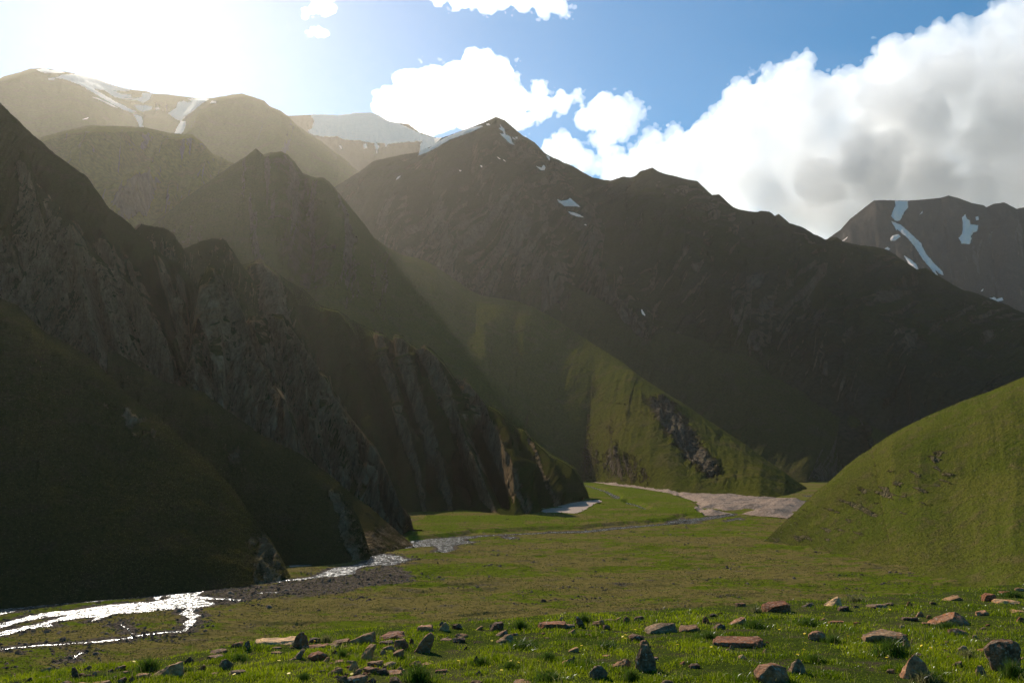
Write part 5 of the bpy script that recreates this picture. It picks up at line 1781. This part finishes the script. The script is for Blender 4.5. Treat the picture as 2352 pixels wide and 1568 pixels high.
    (L2, 1748, 1370, 1805, 1390, 'flat', 'pink', .1, 'tiny pinkish stone between the sliver and the brown rock'),
    (L2, 53, 1408, 110, 1448, 'round', 'dgrey', .1, 'dark stone behind the pale tan triangular slab'),
    (L2, 640, 1465, 720, 1500, 'flat', 'red', .2, 'low red stones edge in front of the rusty pink stone'),
    (L2, 2070, 1385, 2125, 1412, 'flat', 'pink', 0, 'pale stone tucked behind the right side of the tall upright boulder'),
    (L2, 2130, 1540, 2220, 1585, 'round', 'grey', 0, 'grey rock cut by the bottom edge right of the tall upright boulder'),
    (L3, 600, 1008, 782, 1102, 'slab', 'red', .5, 'big red brown block with a flat top on the rim'),
    (L3, 848, 1028, 932, 1066, 'wedge', 'dgrey', 0, 'dark low rock between the red brown block and the pale striped stone'),
    (L3, 1003, 988, 1114, 1058, 'wedge', 'pale', .05, 'pale striped stone with a dark right side on the rim'),
    (L3, 1092, 1052, 1162, 1092, 'slab', 'dark', 0, 'dark block in front of the pale striped stone'),
    (L3, 1183, 1048, 1225, 1072, 'round', 'brown', .2, 'small brown stone right of the dark block'),
    (L3, 1288, 1030, 1420, 1070, 'wedge', 'grey', 0, 'long flat grey slab on the rim, right of the striped stone'),
    (L3, 1400, 1028, 1465, 1055, 'round', 'dgrey', 0, 'small dark stone at the right end of the long flat grey slab'),
    (L3, 1530, 1026, 1585, 1062, 'peak', 'red', .3, 'small red pointed stone right of the long flat grey slab'),
    (L3, 1692, 1026, 1735, 1050, 'round', 'red', .2, 'small round reddish stone near the tan rim slab'),
    (L3, 1798, 978, 1914, 1022, 'wedge', 'tan', .1, 'flat tan slab high on the rim at right'),
    (L3, 2053, 963, 2148, 1032, 'slab', 'red', .3, 'red block at upper right of the terrace'),
    (L3, 2143, 998, 2305, 1048, 'slab', 'pale', .7, 'pale stone with an orange patch beside the red block'),
    (L3, 2163, 948, 2242, 976, 'flat', 'red', .2, 'flat red stone above the pale stone with the orange patch'),
    (L3, 2255, 932, 2330, 962, 'round', 'tan', .1, 'tan stone at the right edge above the red block'),
    (L3, 368, 1120, 494, 1182, 'wedge', 'pink', .45, 'speckled reddish stone left of the dry rim tuft'),
    (L3, 188, 1126, 238, 1172, 'upright', 'red', .4, 'small red upright stone left of the speckled reddish stone'),
    (L3, 238, 1102, 288, 1128, 'round', 'dark', 0, 'small dark stone above the small red upright stone'),
    (L3, 290, 1092, 328, 1116, 'round', 'red', .2, 'small red stone beside the small dark stone'),
    (L3, 248, 1164, 344, 1212, 'wedge', 'dark', .3, 'dark red stone above the big lichen topped boulder'),
    (L3, 42, 1173, 178, 1230, 'slab', 'brown', .1, 'flat topped brown stone right of the large pale grey boulder'),
    (L3, 292, 1226, 615, 1335, 'slab', 'red', .5, 'big long boulder with grey lichen top and rusty left end'),
    (L3, 903, 1220, 1018, 1290, 'round', 'pink', .15, 'pinkish rounded stone in the right lawn'),
    (L3, 1292, 1198, 1575, 1305, 'slab', 'grey', .35, 'long dark boulder with orange spots along its top'),
    (L3, 1522, 1116, 1622, 1156, 'slab', 'dark', .05, 'dark flat block left of the large red lichen boulder'),
    (L3, 1598, 1088, 1662, 1130, 'peak', 'pink', .3, 'pink stone behind the dark flat block'),
    (L3, 1668, 1112, 1712, 1142, 'upright', 'brown', .3, 'small brown stone at the left of the large red lichen boulder'),
    (L3, 1724, 1076, 1990, 1186, 'wedge', 'pink', .65, 'large red lichen boulder, broadest rock on the right slope'),
    (L3, 2010, 1078, 2094, 1122, 'flat', 'pink', .3, 'pinkish stone right of the large red lichen boulder'),
    (L3, 1835, 1185, 1960, 1252, 'ridge', 'pink', .2, 'brownish stones edge below the large red lichen boulder'),
    (L3, 2120, 1272, 2345, 1490, 'round', 'dgrey', .25, 'big dark furry looking boulder cut by the right edge'),
    (L3, 1513, 1392, 1725, 1540, 'upright', 'pink', .65, 'red and tan split boulder at the bottom right'),
    (L3, 552, 1430, 795, 1575, 'round', 'pink', .5, 'big rounded boulder with a red cap at the bottom'),
    (L3, 748, 1408, 890, 1505, 'peak', 'grey', .15, 'grey triangular slab right of the red capped boulder'),
    (L3, 800, 1470, 845, 1505, 'round', 'dark', .1, 'dark pebble at the foot of the grey triangular slab'),
    (L3, 1998, 1448, 2074, 1526, 'upright', 'grey', .05, 'grey upright stone left of the big dark furry boulder'),
    (L3, 2013, 1318, 2114, 1362, 'wedge', 'red', .3, 'red stone just left of the big dark furry boulder'),
    (L3, 1888, 1313, 1954, 1362, 'round', 'grey', 0, 'grey rounded stone left of the red stone, lower right'),
    (L3, 1188, 1158, 1238, 1186, 'round', 'red', .2, 'small reddish stone above the long dark boulder'),
    (L3, 1028, 1145, 1132, 1176, 'flat', 'red', .3, 'low red stone in the right lawn'),
    (L3, 958, 1130, 1003, 1156, 'wedge', 'pink', .1, 'small pinkish stone left of the low red stone'),
    (L3, 2240, 1073, 2330, 1102, 'flat', 'tan', .1, 'flat tan stone at the right edge'),
    (L3, 2268, 1128, 2330, 1168, 'upright', 'red', .2, 'red stone cut by the right edge'),
    (L3, 1518, 1262, 1572, 1352, 'upright', 'grey', 0, 'thin grey upright stone at the right end of the large leafy tussock'),
    (L3, 428, 1373, 484, 1408, 'round', 'pale', 0, 'pale pebble below the big long boulder'),
    (L3, 183, 1322, 228, 1346, 'round', 'grey', 0, 'small grey pebble left of the big long boulder'),
    (L3, 368, 1308, 398, 1344, 'upright', 'grey', 0, 'tiny grey stone in front of the big long boulder'),
    (L3, 1595, 1360, 1665, 1398, 'slab', 'dgrey', 0, 'dark stone behind the red and tan split boulder'),
    (L3, 1848, 1418, 1914, 1462, 'slab', 'dgrey', 0, 'dark flat stone right of the red and tan split boulder'),
    (L3, 1918, 1383, 1985, 1412, 'flat', 'dgrey', 0, 'dark stone between the split boulder and the furry boulder'),
    (L3, 1410, 1468, 1470, 1500, 'round', 'dgrey', 0, 'dark stone left of the red and tan split boulder'),
    (L3, 1300, 1055, 1345, 1075, 'round', 'red', .1, 'tiny red stone in front of the long flat grey slab'),
    (L3, 1640, 1158, 1700, 1185, 'flat', 'brown', .1, 'low brown stone below the dark flat block'),
):
    rock(*r)

for frame, x0, y0, x1, y1, n, lab in ((L2, -120, 1330, 470, 1560, 58, 'small loose stone, one of many in the left rock pile'),
                                      (L1, 60, 1480, 880, 1565, 22, 'small loose stone along the bottom left edge'),
                                      (L1, 1880, 1330, 2300, 1540, 16, 'small loose stone around the rounded rusty rock'),
                                      (L2, 600, 1180, 2300, 1540, 20, 'small half buried stone in the middle of the lawn'),
                                      (L3, 0, 1060, 2300, 1540, 32, 'small half buried stone on the right part of the terrace')):
    for _ in range(n):
        x, y = random.uniform(x0, x1), random.uniform(y0, y1)
        w_ = random.uniform(18, 40) * random.choice([1, 1, 1, 1.7])
        rock(frame, x, y - w_ * random.uniform(.45, .8), x + w_, y, random.choice(['wedge', 'flat', 'peak', 'round', 'slab', 'lean']), random.choice(['brown', 'red', 'tan', 'pink', 'grey', 'dark', 'brown']), random.choice([0, .1, .3]), lab, 'small stones between the foreground rocks')

# ------------------------------------------------------------------ tufts and stones further out


def surface_points(key, n, rs, vlo=0.0, vhi=1.02, wfun=None):
    d = LOFTS[key]
    A = d['A']
    i0 = d['ns'] + vlo * (d['nv'] - 1)
    i1 = d['ns'] + vhi * (d['nv'] - 1)
    u = rs.uniform(0, d['nu'] - 1.001, n)
    v = rs.uniform(i0, i1 - 1.001, n)
    iu, iv = u.astype(int), v.astype(int)
    fu, fv = (u - iu)[:, None], (v - iv)[:, None]
    P = (A[iu, iv] * (1 - fu) + A[iu + 1, iv] * fu) * (1 - fv) + (A[iu, iv + 1] * (1 - fu) + A[iu + 1, iv + 1] * fu) * fv
    return P


def tuft_field(name, P, h, w, rs, mat, per=3, straw=.2, label=None, spread=.35):
    n = len(P)
    P = np.repeat(P, per, 0)
    hh = np.repeat(h, per) * rs.uniform(.6, 1.1, n * per)
    P = P + np.stack([rs.normal(0, spread, n * per) * hh, rs.normal(0, spread, n * per) * hh, -.12 * hh], -1)
    V, F = blades(P, hh, np.repeat(w, per) * rs.uniform(.6, 1.2, n * per), rs.uniform(.1, .7, n * per), rs)
    q = fbm(np.stack([P[:, 0], P[:, 1], 0 * hh], -1) / 25, 3, 401)
    tint = np.clip(.5 + .5 * q + np.repeat(rs.normal(0, .25, n), per), 0, 1)
    st = np.clip(np.repeat((rs.uniform(0, 1, n) < straw) * rs.uniform(.4, 1, n), per) + .25 * (q > .1), 0, 1)
    o = make_mesh(name, V, F, mat, {'tint': np.repeat(tint, 5), 'straw': np.repeat(st, 5)}, smooth=False)
    tag(o, label, 'grass', kind='stuff')


rs = np.random.default_rng(77)
P = surface_points('hill', 95000, rs, 0, 1.03)
k = rs.uniform(0, 1, len(P)) < np.clip(.75 + 1.2 * fbm(P / 30, 3, 403), .1, 1)
P = P[k]
tuft_field('hill_grass', P, rs.uniform(.22, .55, len(P)), rs.uniform(.12, .3, len(P)), rs, M_tuft, 3, .2, 'tussocky grass on the sunny right hill')
parts = []
for key, n in (('nearspur', 60000), ('greenspur', 32000)):
    P = surface_points(key, n, rs, 0, 1.06)
    parts.append(P[rs.uniform(0, 1, len(P)) < np.clip(.7 + 1.2 * fbm(P / 20, 3, 405), .1, 1)])
P = np.concatenate(parts)
tuft_field('slope_grass', P, rs.uniform(.25, .6, len(P)), rs.uniform(.12, .3, len(P)), rs, M_slope, 3, .12, 'rough grass on the two nearest shaded spurs')

P = surface_points('toothed', 26000, rs, .9, 1.02)
tuft_field('crest_grass', P, rs.uniform(.5, 1.1, len(P)), rs.uniform(.25, .6, len(P)), rs, M_tuft, 2, .06, 'grass fringe along the crest of the toothed rock spur')

# meadow on the valley floor
n = 190000
bb = rs.uniform(.045, .26, n) ** 1.0
yy = 52 / bb
xx = rs.uniform(-.72, .8, n) * (yy + 40)
z, wd = floor_height(xx, yy)
q = np.stack([xx, yy, 0 * xx], -1)
keep = (wd < -1.5) & (rs.uniform(0, 1, n) < np.clip(.55 + 1.3 * fbm(q * np.array([.5, 1, 1]) / 14, 4, 407), .04, 1))
P = np.stack([xx, yy, z], -1)[keep]
tuft_field('meadow_grass', P, rs.uniform(.15, .5, len(P)) * (.6 + P[:, 1] / 600), rs.uniform(.14, .36, len(P)) * (.6 + P[:, 1] / 600), rs, M_tuft, 3, .45, 'tufted grass all over the valley floor')

# loose stones of the river flats
def stone_field(name, P, s, rs, mat, label):
    base = np.array([(-1, -.8, 0), (1, -.7, 0), (.8, .8, 0), (-.9, .7, 0), (-.5, -.4, .8), (.6, -.2, 1), (.2, .5, .7)], float)
    fc = np.array([(0, 1, 5), (0, 5, 4), (1, 2, 5), (2, 6, 5), (2, 3, 6), (3, 4, 6), (3, 0, 4), (4, 5, 6)])
    n = len(P)
    a = rs.uniform(0, 6.28, n)
    ca, sa = np.cos(a)[:, None], np.sin(a)[:, None]
    bx = base[None, :, 0] * s[:, None] * rs.uniform(.7, 1.3, (n, 1))
    by = base[None, :, 1] * s[:, None] * rs.uniform(.6, 1.1, (n, 1))
    bz = base[None, :, 2] * s[:, None] * rs.uniform(.5, 1.1, (n, 1)) - .1 * s[:, None]
    V = np.stack([P[:, None, 0] + bx * ca - by * sa, P[:, None, 1] + bx * sa + by * ca, P[:, None, 2] + bz], -1).reshape(-1, 3)
    F = (np.arange(n)[:, None, None] * 7 + fc[None]).reshape(-1, 3)
    o = make_mesh(name, V, F, mat, {'tone': np.repeat(rs.uniform(0, 1, n), 7)}, smooth=False)
    tag(o, label, 'stones', kind='stuff')


t = NT('river_stone')
t.principled(t.mix(t.attr('tone'), (.045, .034, .025), (.15, .112, .082)), 1.0, None, 0.0)
M_stone = t.m
n = 120000
yy = 52 / rs.uniform(.045, .26, n)
xx = rs.uniform(-.72, .8, n) * (yy + 40)
z, wd = floor_height(xx, yy)
q = np.stack([xx, yy, 0 * xx], -1)
gv = sst(-4, 6, poly_sdf(xx, yy, GRAVEL_XY) + 8 * fbm(q / 14, 3, 101))
ban = sst(-10, -2, wd) * .5
pat = sst(.16, .34, fbm(q * np.array([.5, 1, 1]) / 12, 4, 409)) * .95
keep = (rs.uniform(0, 1, n) < np.clip(gv + ban + pat, .012, 1) * np.where(poly_sdf(xx, yy, FAN_XY) > 0, .1, 1)) & (wd < 1.0)
P = np.stack([xx, yy, z], -1)[keep]
stone_field('gravel', P, rs.gamma(2.2, .10, len(P)) * (.7 + P[:, 1] / 700) + .08, rs, M_stone, 'loose stones on the gravel flats beside the river')
P = surface_points('hill', 1500, rs, 0, .95)
k = rs.uniform(0, 1, len(P)) < sst(.1, .4, fbm(P / 28, 3, 411)) + .1
stone_field('hill_stones', P[k], rs.gamma(2, .09, k.sum()) + .08, rs, M_stone, 'small stones scattered on the sunny right hill')
